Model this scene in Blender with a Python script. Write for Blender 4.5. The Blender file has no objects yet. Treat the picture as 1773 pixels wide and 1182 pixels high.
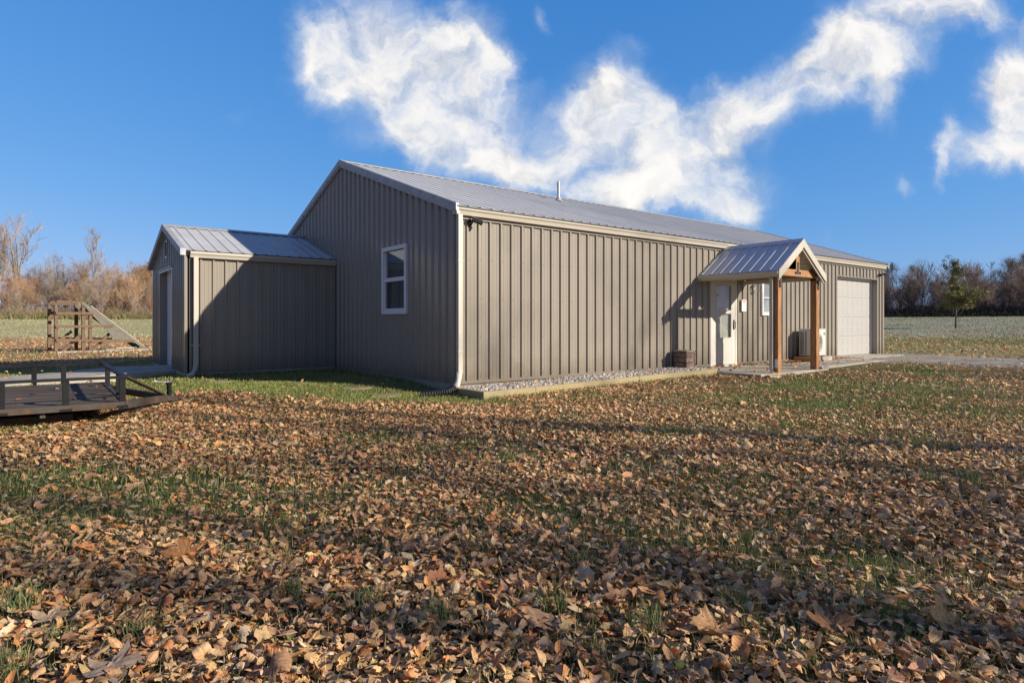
import bpy, math, random
import numpy as np
from mathutils import Vector, Matrix
R = math.radians
C = bpy.context.scene.collection
rng = np.random.default_rng(7)
random.seed(7)

# ------------------------------------------------------------------ camera, sky, sun, exposure
scene = bpy.context.scene
PSI = 0.6574                                   # camera heading, from +Y towards +X
CAM = Vector((-5.32, -8.4035, 0.972))
F = Vector((math.sin(PSI), math.cos(PSI), 0)); RT = Vector((math.cos(PSI), -math.sin(PSI), 0))
cam_d = bpy.data.cameras.new('camera'); cam = bpy.data.objects.new('camera', cam_d); C.objects.link(cam)
cam.location = CAM; cam.rotation_euler = (R(90), 0, -PSI)
cam_d.sensor_width = 36; cam_d.lens = 36*1064.95/1773
cam_d.shift_y = -(591-559.3)/1773
cam_d.clip_start = 0.05; cam_d.clip_end = 5000
scene.camera = cam
scene.view_settings.view_transform = 'Standard'; scene.view_settings.look = 'None'
scene.view_settings.gamma = 1; scene.view_settings.exposure = 0.52
scene.cycles.use_denoising = True
scene.cycles.max_bounces = 6; scene.cycles.transparent_max_bounces = 12

SUN = Vector((0.64, -1.0, 0.49)).normalized()  # towards the sun
SUN_EL = math.asin(SUN.z); SUN_AZ = math.atan2(SUN.x, SUN.y)
sl = bpy.data.lights.new('sun', 'SUN'); sun = bpy.data.objects.new('sun', sl); C.objects.link(sun)
sl.energy = 5.0; sl.angle = R(0.55); sl.color = (1.0, 0.92, 0.80)
sun.location = SUN*60; sun.rotation_euler = SUN.to_track_quat('Z', 'Y').to_euler()

def build_world():
    w = bpy.data.worlds.new('World'); scene.world = w; w.use_nodes = True
    nt = w.node_tree; N = nt.nodes; L = nt.links; N.clear()
    def nd(t, **k):
        n = N.new(t)
        for a, b in k.items(): setattr(n, a, b)
        return n
    def mth(op, a, b=None, clamp=False):
        n = nd('ShaderNodeMath', operation=op); n.use_clamp = clamp
        for i, v in enumerate((a, b)):
            if v is None: continue
            if isinstance(v, (int, float)): n.inputs[i].default_value = v
            else: L.new(v, n.inputs[i])
        return n.outputs[0]
    def vm(op, a, b=None):
        n = nd('ShaderNodeVectorMath', operation=op)
        for i, v in enumerate((a, b)):
            if v is None: continue
            if isinstance(v, (tuple, Vector)): n.inputs[i].default_value = tuple(v)
            else: L.new(v, n.inputs[i])
        return n
    out = nd('ShaderNodeOutputWorld'); bg = nd('ShaderNodeBackground'); L.new(bg.outputs[0], out.inputs[0])
    sky = nd('ShaderNodeTexSky', sky_type='NISHITA'); sky.sun_disc = False
    sky.sun_elevation = SUN_EL; sky.sun_rotation = SUN_AZ
    sky.air_density = 1.0; sky.dust_density = 0.25; sky.ozone_density = 2.2; sky.altitude = 100
    hs = nd('ShaderNodeHueSaturation'); hs.inputs['Hue'].default_value = 0.5
    hs.inputs['Saturation'].default_value = 1.0; hs.inputs['Value'].default_value = 1.0
    sp = nd('ShaderNodeSeparateColor'); L.new(sky.outputs[0], sp.inputs[0]); cb = nd('ShaderNodeCombineColor')
    for k, (g_, s_) in enumerate(((.98, .75), (.544, 2.22), (.345, 5.34))):
        L.new(mth('MULTIPLY', mth('POWER', sp.outputs[k], g_), s_), cb.inputs[k])
    L.new(cb.outputs[0], hs.inputs['Color'])
    tc = nd('ShaderNodeTexCoord'); d = tc.outputs['Generated']
    df = vm('DOT_PRODUCT', d, F).outputs['Value']; dr = vm('DOT_PRODUCT', d, RT).outputs['Value']
    dz = vm('DOT_PRODUCT', d, (0, 0, 1)).outputs['Value']
    dfc = mth('MAXIMUM', df, 0.05)
    cmb = nd('ShaderNodeCombineXYZ')
    L.new(mth('DIVIDE', dr, dfc), cmb.inputs[0]); L.new(mth('DIVIDE', dz, dfc), cmb.inputs[1])
    pq = cmb.outputs[0]
    # warp for ragged edges
    wn = nd('ShaderNodeTexNoise'); wn.inputs['Scale'].default_value = 5.0; wn.inputs['Detail'].default_value = 8; wn.inputs['Roughness'].default_value = .60
    L.new(pq, wn.inputs['Vector'])
    wv = vm('SUBTRACT', wn.outputs['Color'], (.5, .5, .5)).outputs[0]
    sc = nd('ShaderNodeVectorMath', operation='SCALE'); L.new(wv, sc.inputs[0]); sc.inputs['Scale'].default_value = .17
    pw = vm('ADD', pq, sc.outputs[0]).outputs[0]
    pw = vm('MULTIPLY', pw, (1, 1, 0)).outputs[0]
    blobs = [(640,60,105,85,1.0),(560,100,48,48,.9),(580,150,40,40,.6),(700,130,70,55,.85),(745,215,70,75,.85),(800,100,60,55,.8),(855,140,48,45,.75),(835,200,65,60,.7),(690,215,50,50,.7),(850,280,60,45,.6),(770,270,60,30,.35),
             (1060,165,60,65,.75),(1050,230,80,70,.95),(1120,240,90,70,1.0),(1175,300,110,65,1.0),(1060,320,120,45,.9),(1270,350,50,42,.85),(930,315,90,30,.7),(1215,240,50,60,.6),(1010,180,45,40,.4),
             (1480,105,75,48,1.0),(1400,140,85,42,.8),(1310,195,75,42,.7),(1440,60,45,40,.55),(1530,175,34,48,.5),(1600,20,105,32,.85),(1700,25,65,26,.6),(1585,80,60,50,.6),(1260,150,45,30,.35),
             (1752,135,48,62,1.1),(1735,255,70,38,.9),(1800,190,60,80,.8),(1690,290,30,22,.4),
             (1642,240,15,45,.5),(1640,310,14,36,.42),(1570,330,18,22,.35),(440,215,36,22,.3),(935,35,12,24,.42),(790,20,22,14,.2),(1440,400,30,20,.3),(600,260,80,30,.25),(1110,70,40,14,.22)]
    tot = None
    for (u, v, su, sv, a) in blobs:
        s = vm('SUBTRACT', pw, ((u-886.5)/1065, (559.3-v)/1065, 0)).outputs[0]
        s = vm('MULTIPLY', s, (1065/su*.88, 1065/sv*.88, 0)).outputs[0]
        q = vm('DOT_PRODUCT', s, None); L.new(s, q.inputs[1])
        g = mth('MULTIPLY', mth('POWER', .3679, q.outputs['Value']), a)
        tot = g if tot is None else mth('ADD', tot, g)
    fn = nd('ShaderNodeTexNoise'); fn.inputs['Scale'].default_value = 7.5; fn.inputs['Detail'].default_value = 11; fn.inputs['Roughness'].default_value = .6
    L.new(vm('ADD', pw, (3.1, 7.7, 0)).outputs[0], fn.inputs['Vector'])
    nz = mth('MULTIPLY', mth('SUBTRACT', fn.outputs['Fac'], .5), 2.6)
    dens = mth('ADD', mth('MINIMUM', tot, 1.02), mth('MULTIPLY', nz, mth('ADD', mth('MINIMUM', tot, .8), .12)))
    mr = nd('ShaderNodeMapRange', interpolation_type='SMOOTHSTEP'); L.new(dens, mr.inputs['Value'])
    mr.inputs['From Min'].default_value = .10; mr.inputs['From Max'].default_value = 1.28; mr.inputs['To Max'].default_value = .97
    front = mth('GREATER_THAN', df, .05)
    # broken = unseen purple-grey cloud added outside the view to neutralise shade
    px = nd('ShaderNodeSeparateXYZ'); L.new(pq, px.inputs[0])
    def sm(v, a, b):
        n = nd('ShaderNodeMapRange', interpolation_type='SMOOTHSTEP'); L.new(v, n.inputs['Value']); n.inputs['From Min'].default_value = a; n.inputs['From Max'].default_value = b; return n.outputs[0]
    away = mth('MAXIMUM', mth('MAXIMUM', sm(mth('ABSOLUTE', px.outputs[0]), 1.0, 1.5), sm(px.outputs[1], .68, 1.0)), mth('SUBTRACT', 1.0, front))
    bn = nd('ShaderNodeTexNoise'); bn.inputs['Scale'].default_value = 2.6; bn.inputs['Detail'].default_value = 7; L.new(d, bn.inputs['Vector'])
    added_cloud = mth('MULTIPLY', mth('MULTIPLY', sm(bn.outputs['Fac'], .36, .58), away), .85)
    fac = mth('MULTIPLY', mr.outputs[0], front)
    # cloud brightness: softly shaded inside
    cr = nd('ShaderNodeMapRange'); L.new(dens, cr.inputs['Value'])
    cr.inputs['From Min'].default_value = .3; cr.inputs['From Max'].default_value = 1.5; cr.inputs['To Min'].default_value = 9.8; cr.inputs['To Max'].default_value = 13.0
    cc = nd('ShaderNodeMix', data_type='RGBA'); cc.inputs['A'].default_value = (.80, .88, 1, 1); cc.inputs['B'].default_value = (1, .975, .94, 1)
    cf = nd('ShaderNodeMapRange'); L.new(dens, cf.inputs['Value']); cf.inputs['From Min'].default_value = .4; cf.inputs['From Max'].default_value = 1.1
    L.new(cf.outputs[0], cc.inputs['Factor'])
    # undersides: compare with the cloud a little towards the sun (up and right)
    un = nd('ShaderNodeTexNoise'); un.inputs['Scale'].default_value = 7.5; un.inputs['Detail'].default_value = 6; un.inputs['Roughness'].default_value = .55
    L.new(vm('ADD', pw, (3.125, 7.735, 0)).outputs[0], un.inputs['Vector'])
    und = nd('ShaderNodeMapRange'); L.new(mth('SUBTRACT', un.outputs['Fac'], fn.outputs['Fac']), und.inputs['Value'])
    und.inputs['From Min'].default_value = -.02; und.inputs['From Max'].default_value = .16; und.inputs['To Min'].default_value = 1.0; und.inputs['To Max'].default_value = .82
    cs = nd('ShaderNodeVectorMath', operation='SCALE'); L.new(cc.outputs['Result'], cs.inputs[0]); L.new(mth('MULTIPLY', cr.outputs[0], und.outputs[0]), cs.inputs['Scale'])
    mx = nd('ShaderNodeMix', data_type='RGBA'); L.new(fac, mx.inputs['Factor'])
    mb_ = nd('ShaderNodeMix', data_type='RGBA'); L.new(added_cloud, mb_.inputs['Factor']); L.new(hs.outputs[0], mb_.inputs['A']); mb_.inputs['B'].default_value = (1.35, 1.22, 2.4, 1)
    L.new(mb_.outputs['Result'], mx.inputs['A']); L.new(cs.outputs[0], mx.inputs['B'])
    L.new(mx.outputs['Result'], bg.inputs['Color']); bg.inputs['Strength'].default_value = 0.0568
build_world()

# ------------------------------------------------------------------ helpers
class MB:
    def __init__(s): s.v = []; s.f = []
    def add(s, vs, fs):
        b = len(s.v); s.v += [tuple(p) for p in vs]; s.f += [tuple(b+i for i in f) for f in fs]
    def box(s, x0, x1, y0, y1, z0, z1):
        s.add([(x0,y0,z0),(x1,y0,z0),(x1,y1,z0),(x0,y1,z0),(x0,y0,z1),(x1,y0,z1),(x1,y1,z1),(x0,y1,z1)],
              [(3,2,1,0),(4,5,6,7),(0,1,5,4),(1,2,6,5),(2,3,7,6),(3,0,4,7)])
    def bar(s, p0, p1, w, h, up=(0,0,1)):
        p0 = Vector(p0); p1 = Vector(p1); d = (p1-p0).normalized(); u = Vector(up)
        sd = d.cross(u)
        if sd.length < 1e-4: sd = d.cross(Vector((1,0,0)))
        sd.normalize(); u = sd.cross(d).normalized()
        vs = []
        for p in (p0, p1):
            for a, b in ((-1,-1),(1,-1),(1,1),(-1,1)): vs.append(p+sd*w/2*a+u*h/2*b)
        s.add(vs, [(3,2,1,0),(4,5,6,7),(0,1,5,4),(1,2,6,5),(2,3,7,6),(3,0,4,7)])
    def tube(s, pts, rad, n=8, caps=True):
        pts = [Vector(p) for p in pts]; k = len(pts)
        rad = rad if isinstance(rad, (list, tuple)) else [rad]*k
        vs = []; ref = Vector((0.31, 0.52, 0.79))
        for i, p in enumerate(pts):
            d = (pts[min(i+1, k-1)]-pts[max(i-1, 0)]).normalized()
            a = d.cross(ref)
            if a.length < 1e-3: a = d.cross(Vector((1,0,0)))
            a.normalize(); b = d.cross(a)
            for j in range(n):
                t = 2*math.pi*j/n; vs.append(p+(a*math.cos(t)+b*math.sin(t))*rad[i])
        fs = [(i*n+j, i*n+(j+1) % n, (i+1)*n+(j+1) % n, (i+1)*n+j) for i in range(k-1) for j in range(n)]
        if caps: fs += [tuple(range(n))[::-1], tuple((k-1)*n+j for j in range(n))]
        s.add(vs, fs)
    def prism(s, poly, vec):
        n = len(poly); vec = Vector(vec); a = [Vector(p) for p in poly]; b = [p+vec for p in a]
        s.add(a+b, [tuple(range(n))[::-1], tuple(range(n, 2*n))]+[(i, (i+1) % n, n+(i+1) % n, n+i) for i in range(n)])
    def build(s, name, m, parent=None, bevel=0, smooth=False):
        me = bpy.data.meshes.new(name); me.from_pydata(s.v, [], s.f); me.update()
        o = bpy.data.objects.new(name, me); C.objects.link(o)
        if m: me.materials.append(m)
        if smooth: me.polygons.foreach_set('use_smooth', [True]*len(me.polygons))
        if bevel:
            md = o.modifiers.new('bevel', 'BEVEL'); md.width = bevel; md.segments = 2; md.limit_method = 'ANGLE'
        if parent:
            o.parent = parent; o.matrix_parent_inverse = Matrix.Translation(parent.location).inverted()
        return o
def tag(o, label=None, cat=None, group=None, kind=None):
    if label: o['label'] = label
    if cat: o['category'] = cat
    if group: o['group'] = group
    if kind: o['kind'] = kind
    return o
def thing(name, label, cat, loc=(0,0,0), group=None):
    o = bpy.data.objects.new(name, None); C.objects.link(o); o.location = loc; o.empty_display_size = .1
    return tag(o, label, cat, group)
def np_mesh(name, verts, quads=None, tris=None, mats=(), col=None, uv=None, parent=None, smooth=False):
    """verts (n,3); quads (m,4); tris (k,3) as ONE mesh; col per vertex; uv per vertex"""
    me = bpy.data.meshes.new(name); nv = len(verts)
    loops = []; starts = []; tot = 0
    if tris is not None and len(tris):
        loops.append(np.asarray(tris, np.int32).ravel()); starts.append(np.arange(len(tris))*3); tot = len(tris)*3
    if quads is not None and len(quads):
        loops.append(np.asarray(quads, np.int32).ravel()); starts.append(tot+np.arange(len(quads))*4)
    lp = np.concatenate(loops).astype(np.int32); st = np.concatenate(starts).astype(np.int32)
    me.vertices.add(nv); me.vertices.foreach_set('co', np.ascontiguousarray(verts, np.float32).ravel())
    me.loops.add(len(lp)); me.loops.foreach_set('vertex_index', lp)
    me.polygons.add(len(st)); me.polygons.foreach_set('loop_start', st)
    if smooth: me.polygons.foreach_set('use_smooth', np.ones(len(st), bool))
    if uv is not None:
        ul = me.uv_layers.new(name='UV'); ul.data.foreach_set('uv', np.ascontiguousarray(uv[lp], np.float32).ravel())
    if col is not None:
        ca = me.color_attributes.new('Col', 'FLOAT_COLOR', 'POINT')
        c4 = np.ones((nv, 4), np.float32); c4[:, :3] = col; ca.data.foreach_set('color', c4.ravel())
    me.update(calc_edges=True); me.validate()
    o = bpy.data.objects.new(name, me); C.objects.link(o)
    for m in mats: me.materials.append(m)
    if parent: o.parent = parent; o.matrix_parent_inverse = Matrix.Translation(parent.location).inverted()
    return o

# ------------------------------------------------------------------ materials
def mat(name, base, rough=.6, metal=0., spec=.5, var=0., vscale=6., stretch=(1,1,1), bump=0., bscale=40., col2=None, c2scale=3., c2lo=.45, c2hi=.65, coat=0.):
    m = bpy.data.materials.new(name); m.use_nodes = True; nt = m.node_tree; N = nt.nodes; L = nt.links
    b = N['Principled BSDF']; b.inputs['Roughness'].default_value = rough; b.inputs['Metallic'].default_value = metal
    b.inputs['Specular IOR Level'].default_value = spec; b.inputs['Coat Weight'].default_value = coat
    tc = N.new('ShaderNodeTexCoord'); mp = N.new('ShaderNodeMapping'); mp.inputs['Scale'].default_value = stretch
    L.new(tc.outputs['Object'], mp.inputs['Vector'])
    rgb = N.new('ShaderNodeRGB'); rgb.outputs[0].default_value = (*base, 1); cur = rgb.outputs[0]
    if col2:
        n = N.new('ShaderNodeTexNoise'); n.inputs['Scale'].default_value = c2scale; n.inputs['Detail'].default_value = 6; n.inputs['Roughness'].default_value = .6
        L.new(mp.outputs[0], n.inputs['Vector'])
        mr = N.new('ShaderNodeMapRange'); mr.inputs['From Min'].default_value = c2lo; mr.inputs['From Max'].default_value = c2hi; L.new(n.outputs['Fac'], mr.inputs['Value'])
        mx = N.new('ShaderNodeMix'); mx.data_type = 'RGBA'; L.new(mr.outputs[0], mx.inputs['Factor']); L.new(cur, mx.inputs['A']); mx.inputs['B'].default_value = (*col2, 1)
        cur = mx.outputs['Result']
    if var:
        n = N.new('ShaderNodeTexNoise'); n.inputs['Scale'].default_value = vscale; n.inputs['Detail'].default_value = 7; n.inputs['Roughness'].default_value = .65
        L.new(mp.outputs[0], n.inputs['Vector'])
        mr = N.new('ShaderNodeMapRange'); mr.inputs['From Min'].default_value = .3; mr.inputs['From Max'].default_value = .7
        mr.inputs['To Min'].default_value = 1-var; mr.inputs['To Max'].default_value = 1+var; L.new(n.outputs['Fac'], mr.inputs['Value'])
        sc = N.new('ShaderNodeVectorMath'); sc.operation = 'SCALE'; L.new(cur, sc.inputs[0]); L.new(mr.outputs[0], sc.inputs['Scale']); cur = sc.outputs[0]
    L.new(cur, b.inputs['Base Color'])
    if bump:
        n = N.new('ShaderNodeTexNoise'); n.inputs['Scale'].default_value = bscale; n.inputs['Detail'].default_value = 5; L.new(mp.outputs[0], n.inputs['Vector'])
        bp = N.new('ShaderNodeBump'); bp.inputs['Strength'].default_value = bump; bp.inputs['Distance'].default_value = .01
        L.new(n.outputs['Fac'], bp.inputs['Height']); L.new(bp.outputs[0], b.inputs['Normal'])
    return m
def mat_col(name, rough=.7, trans=0., spec=.3, veins=False, scale=1.0):
    """colour comes from each leaf's / blade's own colour attribute"""
    m = bpy.data.materials.new(name); m.use_nodes = True; nt = m.node_tree; N = nt.nodes; L = nt.links
    b = N['Principled BSDF']; b.inputs['Roughness'].default_value = rough; b.inputs['Specular IOR Level'].default_value = spec
    a = N.new('ShaderNodeAttribute'); a.attribute_name = 'Col'; cur = a.outputs['Color']
    if veins:
        tc = N.new('ShaderNodeTexCoord')
        n = N.new('ShaderNodeTexNoise'); n.inputs['Scale'].default_value = 28; n.inputs['Detail'].default_value = 6; n.inputs['Roughness'].default_value = .7
        L.new(tc.outputs['Object'], n.inputs['Vector'])
        mr = N.new('ShaderNodeMapRange'); mr.inputs['From Min'].default_value = .3; mr.inputs['From Max'].default_value = .7; mr.inputs['To Min'].default_value = .62; mr.inputs['To Max'].default_value = 1.3
        L.new(n.outputs['Fac'], mr.inputs['Value'])
        sc = N.new('ShaderNodeVectorMath'); sc.operation = 'SCALE'; L.new(cur, sc.inputs[0]); L.new(mr.outputs[0], sc.inputs['Scale']); cur = sc.outputs[0]
        # veins from the leaf's own uv
        sp = N.new('ShaderNodeSeparateXYZ'); L.new(tc.outputs['UV'], sp.inputs[0])
        ab = N.new('ShaderNodeMath'); ab.operation = 'ABSOLUTE'; L.new(sp.outputs[0], ab.inputs[0])
        k1 = N.new('ShaderNodeMath'); k1.operation = 'MULTIPLY'; k1.inputs[1].default_value = -0.75; L.new(ab.outputs[0], k1.inputs[0])
        k2 = N.new('ShaderNodeMath'); k2.operation = 'ADD'; L.new(k1.outputs[0], k2.inputs[0]); L.new(sp.outputs[1], k2.inputs[1])
        k3 = N.new('ShaderNodeMath'); k3.operation = 'MULTIPLY'; k3.inputs[1].default_value = 6.5; L.new(k2.outputs[0], k3.inputs[0])
        k4 = N.new('ShaderNodeMath'); k4.operation = 'FRACT'; L.new(k3.outputs[0], k4.inputs[0])
        s1 = N.new('ShaderNodeMapRange'); s1.inputs['From Min'].default_value = .0; s1.inputs['From Max'].default_value = .12; L.new(k4.outputs[0], s1.inputs['Value'])
        s2 = N.new('ShaderNodeMapRange'); s2.inputs['From Min'].default_value = .012; s2.inputs['From Max'].default_value = .04; L.new(ab.outputs[0], s2.inputs['Value'])
        mn = N.new('ShaderNodeMath'); mn.operation = 'MINIMUM'; L.new(s1.outputs[0], mn.inputs[0]); L.new(s2.outputs[0], mn.inputs[1])
        v = N.new('ShaderNodeMapRange'); v.inputs['To Min'].default_value = 1.22; v.inputs['To Max'].default_value = 1.0; L.new(mn.outputs[0], v.inputs['Value'])
        sc2 = N.new('ShaderNodeVectorMath'); sc2.operation = 'SCALE'; L.new(cur, sc2.inputs[0]); L.new(v.outputs[0], sc2.inputs['Scale']); cur = sc2.outputs[0]
        bp = N.new('ShaderNodeBump'); bp.inputs['Strength'].default_value = .5; bp.inputs['Distance'].default_value = .004
        L.new(mn.outputs[0], bp.inputs['Height']); L.new(bp.outputs[0], b.inputs['Normal'])
    if scale != 1:
        sc3 = N.new('ShaderNodeVectorMath'); sc3.operation = 'SCALE'; L.new(cur, sc3.inputs[0]); sc3.inputs['Scale'].default_value = scale; cur = sc3.outputs[0]
    L.new(cur, b.inputs['Base Color'])
    if trans:
        t = N.new('ShaderNodeBsdfTranslucent'); L.new(cur, t.inputs['Color']); mx = N.new('ShaderNodeMixShader'); mx.inputs[0].default_value = trans
        L.new(b.outputs[0], mx.inputs[1]); L.new(t.outputs[0], mx.inputs[2]); L.new(mx.outputs[0], N['Material Output'].inputs['Surface'])
    return m
def mat_glass(name):
    m = bpy.data.materials.new(name); m.use_nodes = True; nt = m.node_tree; N = nt.nodes; L = nt.links
    N.remove(N['Principled BSDF'])
    t = N.new('ShaderNodeBsdfTransparent'); t.inputs[0].default_value = (.88, .90, .90, 1)
    g = N.new('ShaderNodeBsdfGlossy'); g.inputs['Roughness'].default_value = .02; g.inputs['Color'].default_value = (.95, .97, 1, 1)
    lw = N.new('ShaderNodeLayerWeight'); lw.inputs['Blend'].default_value = .5
    pw = N.new('ShaderNodeMath'); pw.operation = 'POWER'; pw.inputs[1].default_value = 3.0; L.new(lw.outputs['Facing'], pw.inputs[0])
    fr = N.new('ShaderNodeMath'); fr.operation = 'MULTIPLY_ADD'; fr.inputs[1].default_value = .55; fr.inputs[2].default_value = .06; L.new(pw.outputs[0], fr.inputs[0])
    mx = N.new('ShaderNodeMixShader'); L.new(fr.outputs[0], mx.inputs[0]); L.new(t.outputs[0], mx.inputs[1]); L.new(g.outputs[0], mx.inputs[2])
    L.new(mx.outputs[0], N['Material Output'].inputs['Surface'])
    return m
M = dict(
    siding=mat('taupe_painted_steel', (.288, .252, .202), .20, 0, .5, .06, 1.2, (1, 1, .25), .03, 3.),
    roof=mat('galvalume_roof', (.47, .465, .45), .5, .05, .35, .10, 2.0, (1, 1, 1)),
    porch_metal=mat('porch_roof_metal', (.60, .60, .60), .5, .05, .35, .08, 3.0),
    rake=mat('galvalume_trim', (.40, .40, .395), .5, .25, .5, .18, 9., (1, 1, 1), col2=(.30, .31, .31), c2scale=5, c2lo=.5, c2hi=.75),
    almond=mat('almond_trim', (.52, .47, .385), .4, 0, .5, .04, 3.),
    white=mat('white_vinyl', (.74, .73, .72), .4, 0, .5, .02, 3.),
    door=mat('white_door_paint', (.60, .565, .50), .38, 0, .5, .03, 2.),
    garage=mat('white_panel_door', (.395, .38, .355), .45, 0, .4, .03, 2.),
    dark=mat('dark_interior', (.03, .03, .032), .8),
    glass=mat_glass('window_glass'),
    dark_blind=mat('dim_blind', (.16, .165, .165), .7),
    blind=mat('window_blind', (.62, .62, .58), .6),
    cedar=mat('cedar_post', (.43, .215, .088), .62, 0, .35, .22, 9., (6, 6, .6), .15, 30., col2=(.26, .11, .045), c2scale=5),
    timber=mat('treated_timber', (.37, .29, .155), .8, 0, .25, .16, 12., (.6, 6, 6), .2, 30., col2=(.34, .29, .16), c2scale=2),
    concrete=mat('concrete', (.43, .385, .31), .9, 0, .25, .12, 3., (1, 1, 1), .25, 60., col2=(.33, .30, .25), c2scale=1.2),
    found=mat('foundation_concrete', (.33, .30, .25), .9, 0, .25, .15, 4., (1, 1, 1), .3, 50.),
    black=mat('black_steel', (.014, .014, .015), .55, .0, .22, .25, 8.),
    blackp=mat('black_plastic', (.02, .02, .022), .5),
    rust=mat('rusty_steel', (.085, .072, .06), .7, .2, .4, .25, 12., col2=(.12, .07, .04), c2scale=9),
    deck=mat('weathered_deck', (.105, .078, .056), .85, 0, .2, .32, 5., (.5, 7, 7), .25, 40., col2=(.11, .09, .07), c2scale=3),
    oldwood=mat('old_lumber', (.16, .105, .07), .85, 0, .2, .28, 6., (2, 2, 2), .2, 30.),
    paleply=mat('pale_weathered_board', (.36, .32, .265), .8, 0, .2, .15, 4.),
    greyboard=mat('grey_weathered_panel', (.17, .16, .125), .85, 0, .2, .2, 5.),
    stone=mat('tumbled_block', (.125, .09, .08), .92, 0, .2, .25, 14., (1, 1, 1), .4, 60., col2=(.26, .18, .15), c2scale=6),
    capstone=mat('flat_stone', (.27, .215, .14), .92, 0, .2, .2, 9., (1, 1, 1), .4, 40.),
    hvac=mat('white_enamel_metal', (.56, .55, .50), .4, 0, .5, .02, 3.),
    darkmetal=mat('bronze_metal', (.05, .045, .042), .5, .3),
    steel=mat('brushed_steel', (.55, .54, .5), .35, .8),
    paper=mat('printed_notice', (.82, .80, .78), .5),
    red=mat('red_print', (.55, .10, .10), .5),
    navy=mat('navy_badge', (.05, .07, .14), .5),
    bark_l=mat('pale_bark', (.24, .205, .165), .9, 0, .2, .25, 3., (2, 2, .5), .4, 12., col2=(.34, .31, .27), c2scale=1.2),
    bark_d=mat('dark_bark', (.115, .095, .088), .9, 0, .2, .25, 4., (2, 2, .5)),
    twig_l=mat('tan_twigs', (.38, .285, .21), .9, 0, .2, .25, .7),
    twig_o=mat('rust_twigs', (.36, .205, .105), .9, 0, .2, .25, .7),
    twig_d=mat('purple_brown_twigs', (.19, .143, .125), .9, 0, .2, .25, .7),
    leaf=mat_col('dry_leaf', .62, .16, .35, True),
    treeleaf=mat_col('tree_leaf', .6, .25, .3),
    grass=mat_col('grass_blade', .6, .2, .3),
    brush=mat_col('brush_stem', .9, .1, .2),
    pebble=mat_col('pebble', .85, 0, .3),
)

def splash(m):
    # soil thrown up by rain: a ragged dirty band just above the ground
    nt = m.node_tree; N = nt.nodes; L = nt.links; b = N['Principled BSDF']; src = b.inputs['Base Color'].links[0].from_socket
    tc = N.new('ShaderNodeTexCoord'); sp = N.new('ShaderNodeSeparateXYZ'); L.new(tc.outputs['Object'], sp.inputs[0])
    n = N.new('ShaderNodeTexNoise'); n.inputs['Scale'].default_value = 5; n.inputs['Detail'].default_value = 8; n.inputs['Roughness'].default_value = .7; L.new(tc.outputs['Object'], n.inputs['Vector'])
    a = N.new('ShaderNodeMath'); a.operation = 'MULTIPLY_ADD'; a.inputs[1].default_value = -.55; L.new(n.outputs['Fac'], a.inputs[0]); L.new(sp.outputs[2], a.inputs[2])
    mr = N.new('ShaderNodeMapRange'); mr.inputs['From Min'].default_value = -.28; mr.inputs['From Max'].default_value = .12; mr.inputs['To Min'].default_value = .55; mr.inputs['To Max'].default_value = 0; L.new(a.outputs[0], mr.inputs['Value'])
    mx = N.new('ShaderNodeMix'); mx.data_type = 'RGBA'; L.new(mr.outputs[0], mx.inputs['Factor']); L.new(src, mx.inputs['A']); mx.inputs['B'].default_value = (.15, .115, .08, 1)
    L.new(mx.outputs['Result'], b.inputs['Base Color'])
splash(M['siding'])

# ------------------------------------------------------------------ ground shape and cover fields
def ss(a, b, x):
    t = np.clip((x-a)/(b-a), 0, 1); return t*t*(3-2*t)
def _hash(i, j, s):
    h = np.sin(i*127.1+j*311.7+s*74.7)*43758.5453
    return h-np.floor(h)
def noise(x, y, sc, seed=0):
    x = x*sc; y = y*sc; i = np.floor(x); j = np.floor(y); fx = x-i; fy = y-j
    fx = fx*fx*(3-2*fx); fy = fy*fy*(3-2*fy)
    a = _hash(i, j, seed); b = _hash(i+1, j, seed); c = _hash(i, j+1, seed); d = _hash(i+1, j+1, seed)
    return (a*(1-fx)+b*fx)*(1-fy)+(c*(1-fx)+d*fx)*fy
def fbm(x, y, sc, seed=0, o=4):
    t = 0; a = .5; w = 0
    for k in range(o):
        t = t+a*noise(x, y, sc*2**k, seed+k*3.3); w += a; a *= .55
    return t/w
def gz(x, y):
    x = np.asarray(x, float); y = np.asarray(y, float)
    r = np.hypot(x+2, y+2)
    h = -.175+.07*ss(0, 7, x)+.065*ss(8, 13, x)
    h = h+2.05*ss(30, 112, r)+.0*r
    h = h+.095*ss(.2, 1.8, y)*ss(.6, .0, x)*ss(-4.2, -3.0, x)*ss(14, 10, y)
    b = (fbm(x, y, .9, 5, 3)-.5)*.045*ss(0, 1.5, -y+np.where(x < -.2, 20, 0)) *(1-ss(20, 40, r))
    return h+b
PATCH = [(3.8,-4.5,1.7,.8),(3.9,-5.9,1.2,.7),(2.6,-3.6,1.2,.7),(-4.6,-3.8,.8,.8),(-4.1,-4.8,.55,.7),(-3.0,-5.4,.5,.55),(-1.4,-5.8,.6,.6),(-5.1,-4.1,.6,.7),(5.5,-4.2,1.5,.7),(1.4,-4.8,.9,.5),(1.5,-1.6,.7,.6)]
def strip(x, y):
    """1 on the bare grass strip along the gable and the small building's lawn"""
    edge = np.where(x < -3.3, 2.2, -1.55+(-x)*.95)          # leaves end towards the wall here
    e = edge+(fbm(x, y, .8, 21, 3)-.5)*1.6
    return ss(-.5, .7, y-e)*ss(.5, -.1, x)*ss(-9, -6, x)*ss(12, 10, y)
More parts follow.
